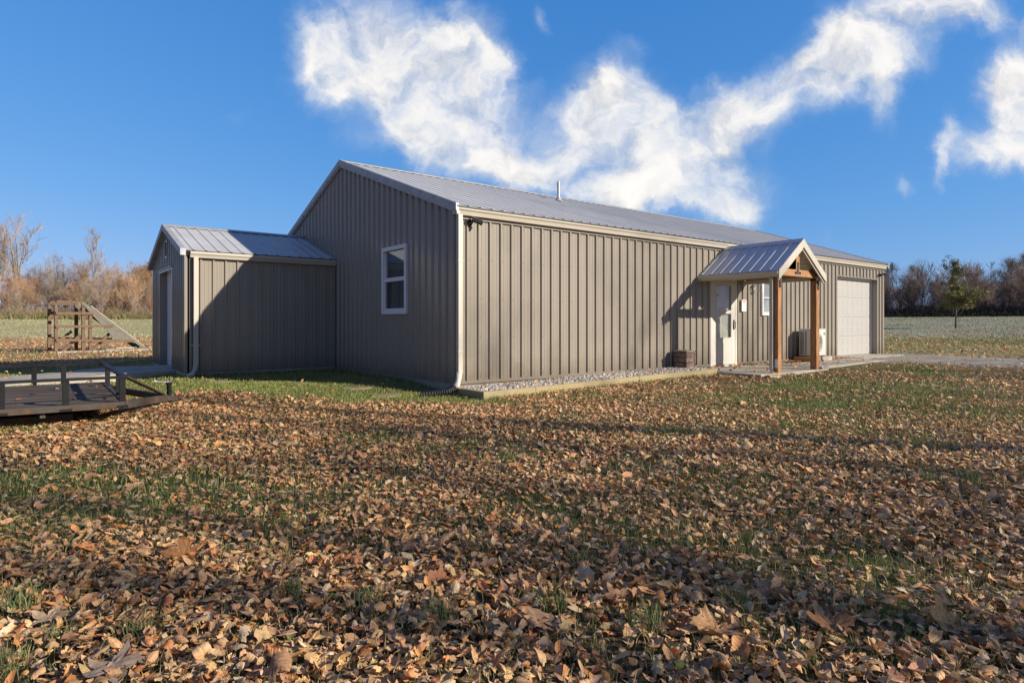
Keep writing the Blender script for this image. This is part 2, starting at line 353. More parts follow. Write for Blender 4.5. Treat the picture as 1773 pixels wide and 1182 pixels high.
def green(x, y):
    g = np.zeros_like(x)
    for (px, py, s, a) in PATCH: g = np.maximum(g, a*np.exp(-(((x-px)/s)**2+((y-py)/s)**2)))
    g = g*(.45+.9*fbm(x, y, 2.2, 3, 3))+.75*ss(.58, .8, fbm(x, y, .7, 9, 4))
    r = np.hypot(x-CAM.x, y-CAM.y)
    g = g+.55*ss(16, 26, r)*ss(.35, .6, fbm(x, y, .25, 31, 3))*np.where(x > 9, 1, .35)
    return np.clip(np.maximum(g, strip(x, y)), 0, 1)
def drive(x, y):
    e = (fbm(x, y, 1.1, 41, 3)-.5)*1.0
    return ss(12.0, 12.7, x+e)*ss(17.2, 16.5, x+e)*ss(.3, .0, y)
def sheltered(x, y):
    """inside footprints where nothing lies on the ground"""
    m = (x > -.02) & (x < 16.32) & (y > -.02) & (y < 9.22)
    m |= (x > -3.05) & (x <= 0) & (y > 4.97) & (y < 9.22)
    m |= (x > -.02) & (x < 6.1) & (y > -.86) & (y < .1)      # stone bed and timbers
    m |= (x > 5.9) & (x < 13.3) & (y > -1.86) & (y < .1)     # walk
    m |= (x > -6.6) & (x < -3.0) & (y > 5.85) & (y < 8.3)    # side ramp
    return m

def build_ground():
    rad = np.concatenate([np.linspace(.3, 20, 90), np.geomspace(20.5, 3000, 90)])
    th = np.linspace(0, 2*np.pi, 541)[:-1]
    rr, tt = np.meshgrid(rad, th, indexing='ij')
    x = CAM.x+rr*np.sin(tt); y = CAM.y+rr*np.cos(tt); z = gz(x, y)
    v = np.stack([x, y, z], -1).reshape(-1, 3)
    nr, nt_ = rr.shape
    i = np.arange(nr-1)[:, None]; j = np.arange(nt_)[None, :]
    q = np.stack([i*nt_+j, i*nt_+(j+1) % nt_, (i+1)*nt_+(j+1) % nt_, (i+1)*nt_+j], -1).reshape(-1, 4)[:, ::-1]
    c0 = len(v); v = np.vstack([v, [[CAM.x, CAM.y, float(gz(CAM.x, CAM.y))]]])
    tr = np.stack([np.full(nt_, c0), np.arange(nt_), (np.arange(nt_)+1) % nt_], -1)[:, ::-1]
    X, Y = v[:, 0], v[:, 1]
    g = green(X, Y)[:, None]; r = np.hypot(X-CAM.x, Y-CAM.y)[:, None]
    litter = np.array([.10, .078, .042]); gr = np.array([.15, .15, .05])
    col = litter*(1-g)+gr*g
    col = col*(.75+.5*fbm(X, Y, 3, 77, 3)[:, None])
    n1 = fbm(X, Y, .18, 55, 3)[:, None]; n2 = fbm(X, Y, .05, 57, 3)[:, None]
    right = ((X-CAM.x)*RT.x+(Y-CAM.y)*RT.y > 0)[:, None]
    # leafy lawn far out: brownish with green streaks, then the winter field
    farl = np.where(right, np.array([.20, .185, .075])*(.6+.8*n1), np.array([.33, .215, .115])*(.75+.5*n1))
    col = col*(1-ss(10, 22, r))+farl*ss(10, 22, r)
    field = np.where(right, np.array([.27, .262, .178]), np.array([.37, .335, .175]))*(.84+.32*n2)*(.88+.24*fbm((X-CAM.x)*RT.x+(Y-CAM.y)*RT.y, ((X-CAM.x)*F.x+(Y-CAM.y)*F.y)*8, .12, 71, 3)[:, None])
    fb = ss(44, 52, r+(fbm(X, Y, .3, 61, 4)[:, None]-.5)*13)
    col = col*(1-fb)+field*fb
    wood = ss(106, 112, r); col = col*(1-wood)+np.array([.09, .07, .05])*wood
    m = bpy.data.materials.new('lawn_soil'); m.use_nodes = True; nt = m.node_tree; N = nt.nodes; L = nt.links
    b = N['Principled BSDF']; b.inputs['Roughness'].default_value = .95; b.inputs['Specular IOR Level'].default_value = .15
    a = N.new('ShaderNodeAttribute'); a.attribute_name = 'Col'; tc = N.new('ShaderNodeTexCoord')
    cur = a.outputs['Color']
    for sc_, lo, hi in ((38, .45, 1.6), (7, .7, 1.3), (1.3, .85, 1.15)):
        n = N.new('ShaderNodeTexNoise'); n.inputs['Scale'].default_value = sc_; n.inputs['Detail'].default_value = 5; n.inputs['Roughness'].default_value = .7
        L.new(tc.outputs['Object'], n.inputs['Vector'])
        mr = N.new('ShaderNodeMapRange'); mr.inputs['From Min'].default_value = .32; mr.inputs['From Max'].default_value = .68; mr.inputs['To Min'].default_value = lo; mr.inputs['To Max'].default_value = hi
        L.new(n.outputs['Fac'], mr.inputs['Value'])
        s_ = N.new('ShaderNodeVectorMath'); s_.operation = 'SCALE'; L.new(cur, s_.inputs[0]); L.new(mr.outputs[0], s_.inputs['Scale']); cur = s_.outputs[0]
        if sc_ == 38:
            bp = N.new('ShaderNodeBump'); bp.inputs['Strength'].default_value = .8; bp.inputs['Distance'].default_value = .02
            L.new(n.outputs['Fac'], bp.inputs['Height']); L.new(bp.outputs[0], b.inputs['Normal'])
    L.new(cur, b.inputs['Base Color'])
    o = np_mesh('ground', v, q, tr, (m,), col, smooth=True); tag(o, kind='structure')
    # gravel drive: its own sheet just above
    xs = np.linspace(11.7, 17.5, 40); ys = np.concatenate([np.linspace(-.02, -8, 40), np.linspace(-8.5, -45, 40)])
    gx, gy = np.meshgrid(xs, ys, indexing='ij')
    w = (fbm(gx*0, gy, .8, 43, 3)-.5)*.8
    gx2 = np.where(gx < 14, gx+w*(14-gx)/2.3, gx+w*(gx-14)/3.5)
    dz = .006+.012*np.sin(np.clip((gx-11.7)/5.8, 0, 1)*np.pi)
    v = np.stack([gx2, gy, gz(gx2, gy)+dz], -1).reshape(-1, 3); a_, b_ = gx.shape
    i = np.arange(a_-1)[:, None]; j = np.arange(b_-1)[None, :]
    q = np.stack([i*b_+j, i*b_+j+1, (i+1)*b_+j+1, (i+1)*b_+j], -1).reshape(-1, 4)
    mg = mat('drive_gravel', (.30, .27, .225), .95, 0, .2, .35, 26., (1, 1, 1), .8, 40., col2=(.18, .155, .12), c2scale=1.5)
    tag(np_mesh('gravel_drive', v, q, None, (mg,), None, smooth=True), kind='structure')
build_ground()

# ------------------------------------------------------------------ ribbed steel panels
PITCH = .2286
def ribbed(mb, O, U, V, Nn, u0, u1, vlo, vhi, first, h=.030, openings=(), minor=True, rw=(.029, .0155)):
    """panel in the plane O+u*U+v*V with ribs standing out along Nn"""
    O, U, V, Nn = map(Vector, (O, U, V, Nn))
    prof = {round(u0, 5): 0., round(u1, 5): 0.}
    k = math.floor((u0-first)/PITCH)-1
    while first+k*PITCH < u1+PITCH:
        c = first+k*PITCH
        pts = [(-rw[0], 0), (-rw[1], h), (rw[1], h), (rw[0], 0)]
        if minor:
            for e in (.0762, .1524): pts += [(e-.014, 0), (e-.006, .0035), (e+.006, .0035), (e+.014, 0)]
        for du, hh in pts:
            if u0+1e-3 < c+du < u1-1e-3: prof[round(c+du, 5)] = hh
        k += 1
    us = sorted(prof)
    def hgt(u):
        for a, b in zip(us, us[1:]):
            if a <= u <= b: return prof[a]+(prof[b]-prof[a])*(u-a)/max(b-a, 1e-6)
        return 0
    extra = [o_ for op in openings for o_ in op[:2]]
    extra += [vhi.apex] if hasattr(vhi, 'apex') else []
    for e in extra:
        if u0 < e < u1: prof.setdefault(round(e, 5), hgt(e))
    us = sorted(prof)
    def P(u, v): return O+U*u+V*v+Nn*prof[u]
    for a, b in zip(us, us[1:]):
        mid = (a+b)/2; iv = [(vlo, None)]
        ops = sorted([op for op in openings if op[0]-1e-5 <= mid <= op[1]+1e-5], key=lambda q: q[2])
        lo = vlo; spans = []
        for op in ops:
            if op[2] > lo+1e-4: spans.append((lo, op[2], lo, op[2]))
            lo = op[3]
        spans.append((lo, vhi(a) if callable(vhi) else vhi, lo, vhi(b) if callable(vhi) else vhi))
        for (al, ah, bl, bh) in spans:
            mb.add([P(a, al), P(b, bl), P(b, bh), P(a, ah)], [(0, 1, 2, 3)])

LX, WY = 16.30, 9.20; HALF = WY/2
SL = .352
def zr(y): return 2.905+SL*(y if y <= HALF else WY-y)      # roof plane (pan level)
class GableTop:
    def __init__(s, base, sl, y0, half): s.b, s.s, s.y0, s.h = base, sl, y0, half; s.apex = y0+half
    def __call__(s, y): return s.b+s.s*(s.h-abs(y-s.y0-s.h))

# ------------------------------------------------------------------ main building
def build_main():
    B = thing('metal_building', 'long taupe ribbed steel building with low gable roof, white garage door and timber entry porch', 'building', (0, 0, 0))
    door = (6.905, 7.93, -.03, 2.0); win = (9.05, 9.72, 1.17, 2.06); gar = (13.09, 15.80, -.03, 2.34)
    mb = MB(); ribbed(mb, (0,0,0), (1,0,0), (0,0,1), (0,-1,0), .0, LX, .0, 2.80, .235, openings=(door, win, gar))
    for k in range(71):
        for j, z in enumerate((.10, .74, 1.38, 2.02, 2.60)):
            x = .235+k*PITCH+.052
            if x > LX-.1 or any(o_[0]-.06 < x < o_[1]+.06 and o_[2]-.05 < z < o_[3]+.05 for o_ in (door, win, gar)): continue
            mb.box(x-.007, x+.007, -.008, .0, z-.007+.004*math.sin(k*2.3+j), z+.007+.004*math.sin(k*2.3+j))
    fw = mb.build('front_wall', M['siding'], B)
    gt = GableTop(2.85, SL, 0, HALF); gw = (1.60, 2.55, 1.165, 2.39)
    mb = MB(); ribbed(mb, (0,0,0), (0,1,0), (0,0,1), (-1,0,0), 0, WY, .0, gt, .255, openings=(gw,))
    mb.build('gable_wall', M['siding'], B)
    mb = MB(); ribbed(mb, (LX,0,0), (0,1,0), (0,0,1), (1,0,0), 0, WY, .0, gt, .255); mb.build('far_gable_wall', M['siding'], B)
    mb = MB(); ribbed(mb, (0,WY,0), (1,0,0), (0,0,1), (0,1,0), 0, LX, .0, 2.80, .235); mb.build('back_wall', M['siding'], B)
    # dark void behind openings and foundation
    mb = MB(); mb.box(.12, LX-.12, .22, WY-.12, .01, 2.7); mb.build('interior_shell', M['dark'], B)
    mb = MB(); mb.box(.012, LX-.012, .012, WY-.012, -.5, -.004); mb.build('foundation', M['found'], B)
    mb = MB(); mb.box(.05, 6.88, -.028, -.004, -.02, .035); mb.box(7.95, 13.0, -.028, -.004, -.02, .03)
    mb.build('base_trim', M['siding'], B)
    # roof planes
    rf = None
    ln = math.hypot(HALF+.17, SL*(HALF+.17))
    for sgn in (1, -1):
        mb = MB()
        y0 = -.17 if sgn == 1 else WY+.17
        V = Vector((0, sgn, SL)).normalized(); Nn = Vector((0, -SL*sgn, 1)).normalized()
        ribbed(mb, (0, y0, 2.905-SL*.17), (1,0,0), V, Nn, -.06, LX+.06, 0, ln, .15, h=.013, minor=False, rw=(.030, .012))
        o = mb.build('roof', M['roof'], B)
        if sgn == 1: rf = o
        # rib ends: dark closure strip along the eave
        mb = MB(); mb.bar((-.05, y0+.012*sgn, 2.905-SL*.17-.012), (LX+.05, y0+.012*sgn, 2.905-SL*.17-.012), .02, .02); mb.build('eave_closure', M['blackp'], o)
    zt = zr(HALF)
    mb = MB()
    mb.prism([(-.075, HALF-.17, zt-SL*.17+.026), (-.075, HALF, zt+.035), (-.075, HALF+.17, zt-SL*.17+.026), (-.075, HALF+.17, zt-SL*.17+.02), (-.075, HALF, zt+.027), (-.075, HALF-.17, zt-SL*.17+.02)], (LX+.15, 0, 0))
    mb.build('ridge_cap', M['rake'], rf)
    # rake trims
    for x0, x1, gl in ((-.075, .0, True), (LX, LX+.075, False)):
        for sgn in (1, -1):
            mb = MB(); yA = -.16 if sgn == 1 else WY+.16; pA = zr(0)-SL*.16; pB = zt+.03
            mb.prism([(x0, yA, pA+.03), (x0, HALF, pB), (x0, HALF, pB-.115), (x0, yA, pA-.085)], (x1-x0-.022 if gl else x1-x0, 0, 0))
            t = mb.build('rake_trim', M['rake'], B)
            mb = MB(); mb.prism([(x0+.016, yA, pA-.087), (x0+.016, HALF, pB-.117), (x0+.016, HALF, pB-.16), (x0+.016, yA, pA-.13)], (.055, 0, 0))
            mb.build('rake_lip', M['rake'], t)
    # gutter (K style) along the front eave
    def gutter(mb, x0, x1, yw, zt, w=.125, h=.125, out=-1):
        prof = [(0, 0), (w*.62*out, 0), (w*.78*out, h*.42), (w*.98*out, h*.62), (w*out, h*.82), (w*out, h), (w*.95*out, h), (w*.95*out, h*.85), (0, h*.85)]
        mb.prism([(x0, yw+a, zt-h+b) for a, b in prof], (x1-x0, 0, 0))
    mb = MB(); gutter(mb, -.055, LX+.06, -.022, 2.845, .13, .135); mb.build('gutter', M['almond'], B)
    mb = MB(); mb.box(.1, LX-.1, -.037, -.032, 2.66, 2.72); mb.build('eave_trim', M['siding'], B)
    # corner trims
    for (x, y, dx, dy) in ((0,0,1,1), (LX,0,-1,1), (0,WY,1,-1), (LX,WY,-1,-1)):
        mb = MB()
        a = .009
        xs = sorted((x-dx*.024, x+dx*.10)); ys = sorted((y-dy*.024, y-dy*.0195)); mb.box(xs[0], xs[1], ys[0], ys[1], .0, 2.70)
        xs = sorted((x-dx*.024, x-dx*.0195)); ys = sorted((y-dy*.0195, y+dy*.09)); mb.box(xs[0], xs[1], ys[0], ys[1], .0, 2.70)
        mb.build('corner_trim', M['siding'], B)
    # corner downspout and its elbow
    mb = MB(); mb.box(.0, .085, -.115, -.03, .17, 2.712)
    for z in (1.95, .5): mb.box(-.006, .091, -.118, -.027, z, z+.03)
    ds = mb.build('downspout', M['almond'], B, .006)
    mb = MB(); mb.tube([(.0425, -.0725, .20), (.03, -.08, .10), (-.03, -.12, .0), (-.10, -.17, -.05)], .052, 12); mb.build('elbow', M['almond'], ds, smooth=True)
    # gable window
    w = MB(); y0, y1, z0, z1 = 1.575, 2.575, 1.14, 2.415
    for a in ((y0, y0+.075, z0, z1), (y1-.075, y1, z0, z1), (y0+.075, y1-.075, z0, z0+.075), (y0+.075, y1-.075, z1-.075, z1)): w.box(-.045, .05, a[0], a[1], a[2], a[3])
    wf = w.build('window', M['white'], B, .004)
    w = MB(); zm = (z0+z1)/2
    w.box(-.026, .04, y0+.075, y1-.075, zm-.022, zm+.022)
    for (a, b, x) in ((z0+.075, zm-.022, -.02), (zm+.022, z1-.075, .0)):
        w.box(x, x+.03, y0+.075, y0+.108, a, b); w.box(x, x+.03, y1-.108, y1-.075, a, b); w.box(x, x+.03, y0+.108, y1-.108, a, a+.033)
    w.build('sash', M['white'], wf)
    w = MB(); w.box(-.002, .002, y0+.1, y1-.1, z0+.09, zm); w.box(.012, .016, y0+.1, y1-.1, zm, z1-.07); w.build('pane', M['glass'], wf)
    w = MB()
    z = z0+.08
    while z < z1-.08:
        w.add([(.07, y0+.08, z), (.07, y1-.08, z), (.085, y1-.08, z+.034), (.085, y0+.08, z+.034)], [(0, 1, 2, 3)]); z += .034
    w.build('blind', M['dark_blind'], wf)
    # entry storm door
    d = MB(); x0, x1, z1 = 6.905, 7.93, 2.0
    for a in ((x0-.02, x0+.055, -.03, z1), (x1-.055, x1+.02, -.03, z1), (x0+.055, x1-.055, z1-.055, z1+.0)): d.box(a[0], a[1], -.036, .08, a[2], a[3])
    d.box(x0+.055, x1-.055, -.05, .08, -.045, -.01)
    fr = d.build('door_frame', M['door'], B, .004)
    d = MB(); a0, a1 = x0+.06, x1-.06
    gx0, gx1, gb, gm, gtp = 7.10, 7.73, .615, 1.235, 1.875
    d.box(a0, gx0, -.03, .01, .0, z1-.06); d.box(gx1, a1, -.03, .01, .0, z1-.06)
    d.box(gx0, gx1, -.03, .01, gtp, z1-.06); d.box(gx0, gx1, -.028, .008, 0, gb); d.box(gx0, gx1, -.032, .0, gm-.02, gm+.02)
    d.box(gx0+.05, gx1-.05, -.034, -.028, .10, gb-.12)
    d.box(a0, a1, -.034, -.03, .02, .05)
    dd = d.build('storm_door', M['door'], B, .003)
    d = MB()
    for s0, s1 in ((gb, gm-.02), (gm+.02, gtp)):
        d.box(gx0, gx0+.02, -.035, -.01, s0, s1); d.box(gx1-.02, gx1, -.035, -.01, s0, s1); d.box(gx0+.02, gx1-.02, -.035, -.01, s0, s0+.02); d.box(gx0+.02, gx1-.02, -.035, -.01, s1-.02, s1)
    d.build('glass_bead', M['door'], dd)
    d = MB(); d.box(gx0+.01, gx1-.01, -.014, -.01, gb+.01, gm-.01); d.box(gx0+.01, gx1-.01, -.012, -.008, gm+.01, gtp-.01); d.build('pane', M['glass'], dd)
    d = MB(); d.tube([(a1-.05, -.03, 1.02), (a1-.05, -.075, 1.0), (a1-.05, -.075, .86), (a1-.05, -.03, .84)], .009, 8); d.box(a1-.075, a1-.025, -.036, -.03, .82, 1.05); d.build('handle', M['darkmetal'], dd)
    d = MB(); d.box(7.13, 7.22, -.0185, -.0155, 1.60, 1.645); d.build('sticker', M['red'], dd)
    d = MB(); d.box(a0+.01, a1-.01, .035, .07, .0, z1-.06)
    for zz in (.25, .95):
        d.box(7.15, 7.38, .028, .035, zz, zz+.55); d.box(7.47, 7.70, .028, .035, zz, zz+.55)
    d.build('inner_door', M['door'], B, .004)
    # front window under the porch
    w = MB(); x0, x1, z0, z1 = 9.05, 9.72, 1.165, 2.06
    for a in ((x0, x0+.075, z0, z1), (x1-.075, x1, z0, z1), (x0+.075, x1-.075, z0, z0+.085), (x0+.075, x1-.075, z1-.075, z1)): w.box(a[0], a[1], -.048, .05, a[2], a[3])
    wf = w.build('window', M['white'], B, .004)
    w = MB(); w.box(x0+.075, x1-.075, -.03, .03, 1.59, 1.63); w.build('sash', M['white'], wf)
    w = MB(); w.box(x0+.08, x1-.08, -.004, .0, z0+.07, z1-.06); w.build('pane', M['glass'], wf)
    w = MB(); z = z0+.07
    while z < z1-.08:
        w.add([(x0+.08, .012, z), (x1-.08, .012, z), (x1-.08, .026, z+.034), (x0+.08, .026, z+.034)], [(0, 1, 2, 3)]); z += .036
    w.build('blind', M['blind'], wf)
    # overhead garage door, set back in its opening
    g = MB(); x0, x1, zt_ = 13.09, 15.80, 2.34; rc = .16
    npan = 4; ph = (zt_-.0)/npan
    for i in range(npan):
        za, zb = i*ph+.002, (i+1)*ph-.002
        g.box(x0+.05, x1-.05, rc, rc+.04, za, zb)
        for j in range(8):
            c0 = x0+.05+(x1-x0-.1)/8*j; c1 = c0+(x1-x0-.1)/8
            for (p, q) in ((.07, .26), (.33, .52)):
                g.box(c0+.05, c1-.05, rc-.0025, rc, za+p, min(za+q, zb-.03))
    gd = g.build('garage_door', M['garage'], B, .002)
    g = MB()
    g.box(x0-.03, x0+.0, -.03, rc+.04, 0, zt_+.03); g.box(x1, x1+.03, -.03, rc+.04, 0, zt_+.03); g.box(x0, x1, -.03, rc+.04, zt_, zt_+.03)
    g.build('garage_opening_trim', M['siding'], B)
    g = MB(); g.box(x1-.052, x1-.002, rc-.03, rc+.03, 0, zt_); g.box(x0+.002, x0+.052, rc-.03, rc+.03, 0, zt_); g.box(x0+.052, x1-.052, rc-.03, rc+.03, zt_-.05, zt_-.002); g.build('door_stop', M['white'], gd)
    # roof vent pipe
    px, py = 5.38, 3.48; zp = zr(py)
    p = MB(); p.tube([(px, py, zp-.05), (px, py, zp+.50)], .042, 12); vp = p.build('vent_pipe', M['steel'], rf, smooth=False)
    p = MB(); p.tube([(px, py, zp-.01), (px, py, zp+.05), (px, py, zp+.10)], [.11, .07, .05], 12); p.build('pipe_boot', M['rake'], rf)
    # ---------------- porch
    xl, xr, xc, yf = 6.47, 8.37, 7.42, -1.90
    ze, zk = 2.035, 2.715; hw = xc-xl; s = (zk-ze)/hw
    for sgn in (1, -1):
        mb = MB(); xe = xl if sgn == 1 else xr
        V = Vector((sgn, 0, s)).normalized(); Nn = Vector((-s*sgn, 0, 1)).normalized()
        ribbed(mb, (xe, 0, ze), (0, 1, 0) , V, Nn, yf-.02, -.012, 0, math.hypot(hw, s*hw), -.10, h=.02, minor=False, rw=(.026, .012))
        pr = mb.build('porch_roof', M['porch_metal'], B)
        # boarded soffit under the slope
        mb = MB(); nb = 9
        for i in range(nb):
            f0, f1 = i/nb, (i+1)/nb-.012
            q = [(xe+sgn*hw*f0, ze+s*hw*f0-.05), (xe+sgn*hw*f1, ze+s*hw*f1-.05), (xe+sgn*hw*f1, ze+s*hw*f1-.068), (xe+sgn*hw*f0, ze+s*hw*f0-.068)]
            mb.prism([(a, yf+.03, b) for a, b in q], (0, -yf-.06, 0))
        mb.build('soffit', M['almond'], pr)
        # front bargeboard: a broad board and a narrower one behind it
        mb = MB()
        mb.prism([(xe-sgn*.04, yf-.03, ze-.028+.02), (xc, yf-.03, zk+.02), (xc, yf-.03, zk-.15), (xe-sgn*.04, yf-.03, ze-.028-.15)], (0, .028, 0))
        mb.build('bargeboard', M['white'] if False else M['almond'], pr, .003)
        mb = MB(); mb.prism([(xe, yf+.0, ze-.1), (xc, yf+.0, zk-.1), (xc, yf+.0, zk-.20), (xe, yf+.0, ze-.2)], (0, .03, 0)); mb.build('inner_bargeboard', M['almond'], pr)
        # gutter on the eave
        mb = MB(); w, h = .085, .10
        prof = [(0, 0), (w*.6, 0), (w*.8, h*.45), (w, h*.65), (w, h), (w*.93, h), (w*.93, h*.85), (0, h*.85)]
        mb.prism([(xe+.01*sgn-a*sgn, yf-.01, ze-.115+b) for a, b in prof], (0, -yf-.02, 0))
        mb.build('porch_gutter', M['almond'], pr)
        # boxed beam at the eave
        mb = MB(); xs = sorted((xe+sgn*.05, xe+sgn*.15)); mb.box(xs[0], xs[1], yf+.06, -.03, 1.905, 1.985); mb.build('porch_beam', M['almond'], B)
    mb = MB(); mb.prism([(xc-.10, yf-.03, zk-s*.10+.026), (xc, yf-.03, zk+.04), (xc+.10, yf-.03, zk-s*.10+.026), (xc+.10, yf-.03, zk-s*.10+.02), (xc, yf-.03, zk+.032), (xc-.10, yf-.03, zk-s*.10+.02)], (0, -yf+.018, 0))
    mb.build('porch_ridge_cap', M['porch_metal'], B)
    mb = MB(); mb.prism([(xl+.1, -.03, 1.99), (xr-.1, -.03, 1.99), (xr-.1, -.03, ze), (xc, -.03, zk-.07), (xl+.1, -.03, ze)], (0, .006, 0)); mb.build('porch_back_panel', M['almond'], B)
    py0 = -1.80
    for (xa, zb) in ((6.62, -.19), (8.22, -.10)):
        mb = MB(); mb.box(xa, xa+.14, py0, py0+.14, zb, 1.955); po = mb.build('porch_post', M['cedar'], B, .006)
        mb = MB(); mb.box(xa+.03, xa+.11, py0-.007, py0, 1.70, 1.955)
        for z in (1.74, 1.80): mb.tube([(xa+.07, py0-.007, z), (xa+.07, py0-.018, z)], .016, 8)
        mb.build('post_bracket', M['blackp'], po)
    mb = MB(); mb.prism([(6.55, py0+.005, 1.957), (8.44, py0+.005, 1.957), (8.44, py0+.005, 2.0), (8.36, py0+.005, 2.10), (6.62, py0+.005, 2.10), (6.55, py0+.005, 2.0)], (0, .13, 0))
    tb = mb.build('tie_beam', M['cedar'], B, .004)
    for x in (6.70, 6.78, 8.20, 8.28):
        mb = MB(); mb.tube([(x, py0+.005, 2.03), (x, py0-.008, 2.03)], .017, 8); mb.build('bolt', M['blackp'], tb)
    mb = MB(); mb.box(xc-.07, xc+.07, py0+.0, py0+.30, 2.102, zk-.16); mb.box(xc-.07, xc+.07, py0+.003, py0+.14, 2.102, zk-.09); kp = mb.build('king_post', M['cedar'], B, .004)
    mb = MB(); mb.box(xc-.03, xc+.03, py0-.006, py0, 2.02, 2.26); mb.box(xc-.12, xc+.12, py0-.004, py0+.003, 2.01, 2.06)
    for (x, z) in ((xc, 2.17), (xc, 2.23), (xc-.09, 2.035), (xc+.09, 2.035)): mb.tube([(x, py0, z), (x, py0-.016, z)], .017, 8)
    mb.build('plate', M['blackp'], kp)
    # porch downspouts
    for (x, sg, zb) in ((6.585, -1, -.10), (8.395, 1, -.02)):
        mb = MB(); mb.box(x-.03, x+.03, py0+.085, py0+.155, zb+.12, 1.90)
        d_ = mb.build('porch_downspout', M['almond'], B, .005)
        mb = MB(); mb.tube([(x, py0+.12, zb+.14), (x, py0+.11, zb+.08), (x, py0+.05, zb+.03), (x+.0, py0-.05, zb+.012)], .036, 10); mb.build('downspout_elbow', M['almond'], d_, smooth=True)
    mb = MB(); mb.box(6.613, 6.6195, py0+.01, py0+.07, .06, .24); mb.build('outlet_plate', M['white'], B)
    return B
build_main()

# ------------------------------------------------------------------ small gabled building against the gable wall
def build_annex():
    A = thing('annex', 'small gabled metal annex built against the gable wall of the long building', 'building', (-3.02, 7.1, 0))
    xa, y0, y1 = -3.02, 5.0, 9.20; h = (y1-y0)/2; yc = y0+h; s = .335; zb = 2.41
    def z(y): return zb+s*(h-abs(y-yc))
    mb = MB(); ribbed(mb, (xa, y0, 0), (1,0,0), (0,0,1), (0,-1,0), 0, -xa-.025, .0, 2.40, -.26+3.02+.02); mb.build('front_wall', M['siding'], A)
    door = (6.42, 8.10, -.03, 2.15)
    mb = MB(); ribbed(mb, (xa, 0, 0), (0,1,0), (0,0,1), (-1,0,0), y0, y1, .0, GableTop(2.38, s, y0, h), 5.2, openings=(door,)); mb.build('gable_wall', M['siding'], A)
    mb = MB(); ribbed(mb, (xa, y1, 0), (1,0,0), (0,0,1), (0,1,0), 0, -xa-.025, .0, 2.40, .2); mb.build('back_wall', M['siding'], A)
    mb = MB(); mb.box(xa-.018, -.03, y0-.018, y1+.018, -.5, -.006); mb.build('foundation', M['concrete'], A)
    mb = MB(); mb.box(xa+.3, -.05, y0+.1, y1-.1, .01, 2.3); mb.build('interior_shell', M['dark'], A)
    ln = math.hypot(h+.12, s*(h+.12)); rf = None
    for sgn in (1, -1):
        mb = MB(); yy = y0-.12 if sgn == 1 else y1+.12
        V = Vector((0, sgn, s)).normalized(); Nn = Vector((0, -s*sgn, 1)).normalized()
        ribbed(mb, (0, yy, zb+.02-s*.12), (1,0,0), V, Nn, xa-.10, -.028, 0, ln, -.16, h=.013, minor=False, rw=(.030, .012))
        o = mb.build('roof', M['roof'], A); rf = rf or o
        mb = MB(); mb.bar((xa-.09, yy+.012*sgn, zb-s*.12+.006), (-.03, yy+.012*sgn, zb-s*.12+.006), .02, .022); mb.build('eave_closure', M['blackp'], o)
    zk = zb+.02+s*h
    mb = MB(); mb.prism([(xa-.12, yc-.15, zk-s*.15+.026), (xa-.12, yc, zk+.035), (xa-.12, yc+.15, zk-s*.15+.026), (xa-.12, yc+.15, zk-s*.15+.02), (xa-.12, yc, zk+.027), (xa-.12, yc-.15, zk-s*.15+.02)], (-xa+.09, 0, 0)); mb.build('ridge_cap', M['rake'], rf)
    for sgn in (1, -1):
        mb = MB(); yA = y0-.12 if sgn == 1 else y1+.12; pa = zb+.02-s*.12
        mb.prism([(xa-.12, yA, pa+.03), (xa-.12, yc, zk+.03), (xa-.12, yc, zk-.10), (xa-.12, yA, pa-.10)], (.1, 0, 0)); mb.build('rake_trim', M['rake'], A)
    mb = MB(); w, hh = .11, .115
    prof = [(0, 0), (w*.62, 0), (w*.78, hh*.42), (w*.98, hh*.62), (w, hh*.82), (w, hh), (w*.95, hh), (w*.95, hh*.85), (0, hh*.85)]
    mb.prism([(xa+.06, y0-.022-a, 2.255+b) for a, b in prof], (-xa-.07, 0, 0)); mb.build('gutter', M['almond'], A)
    mb = MB(); mb.box(xa-.03, xa+.095, y0-.03, y0-.0195, 0, 2.30); mb.box(xa-.03, xa-.0195, y0-.0195, y0+.05, 0, 2.38); mb.build('corner_trim', M['siding'], A)
    mb = MB(); mb.box(xa-.03, xa+.02, y1+.0195, y1+.03, 0, 2.30); mb.box(xa-.03, xa-.0195, y1-.09, y1+.0195, 0, 2.32); mb.build('corner_trim', M['siding'], A)
    mb = MB(); mb.box(-2.905, -2.82, y0-.125, y0-.04, .12, 2.262); mb.box(-2.955, -2.77, y0-.045, y0-.03, .52, .55); mb.box(-2.91, -2.815, y0-.128, y0-.037, .52, .55)
    d = mb.build('downspout', M['almond'], A, .006)
    mb = MB(); mb.tube([(-2.8625, y0-.0825, .16), (-2.87, y0-.09, .06), (-2.93, y0-.12, -.02), (-3.01, y0-.16, -.06)], .05, 12); mb.build('elbow', M['almond'], d, smooth=True)
    mb = MB(); mb.box(xa+.13, xa+.17, 6.45, 8.07, .0, 2.13)
    for i in range(4):
        for j in range(3): mb.box(xa+.123, xa+.13, 6.53+.53*j, 6.97+.53*j, .08+.53*i, .45+.53*i)
    mb.build('overhead_door', M['white'], A, .003)
    mb = MB(); mb.box(xa-.03, xa+.18, 8.07, 8.12, 0, 2.17); mb.box(xa-.03, xa+.18, 6.40, 6.45, 0, 2.17); mb.box(xa-.03, xa+.18, 6.45, 8.07, 2.13, 2.17); mb.build('door_jamb', M['siding'], A)
    mb = MB(); mb.box(xa-.05, xa+.0, 6.38, 8.14, 2.171, 2.20); mb.build('door_head_trim', M['almond'], A)
    mb = MB(); vy0, vy1, vz0, vz1 = 6.94, 7.26, 2.42, 2.80
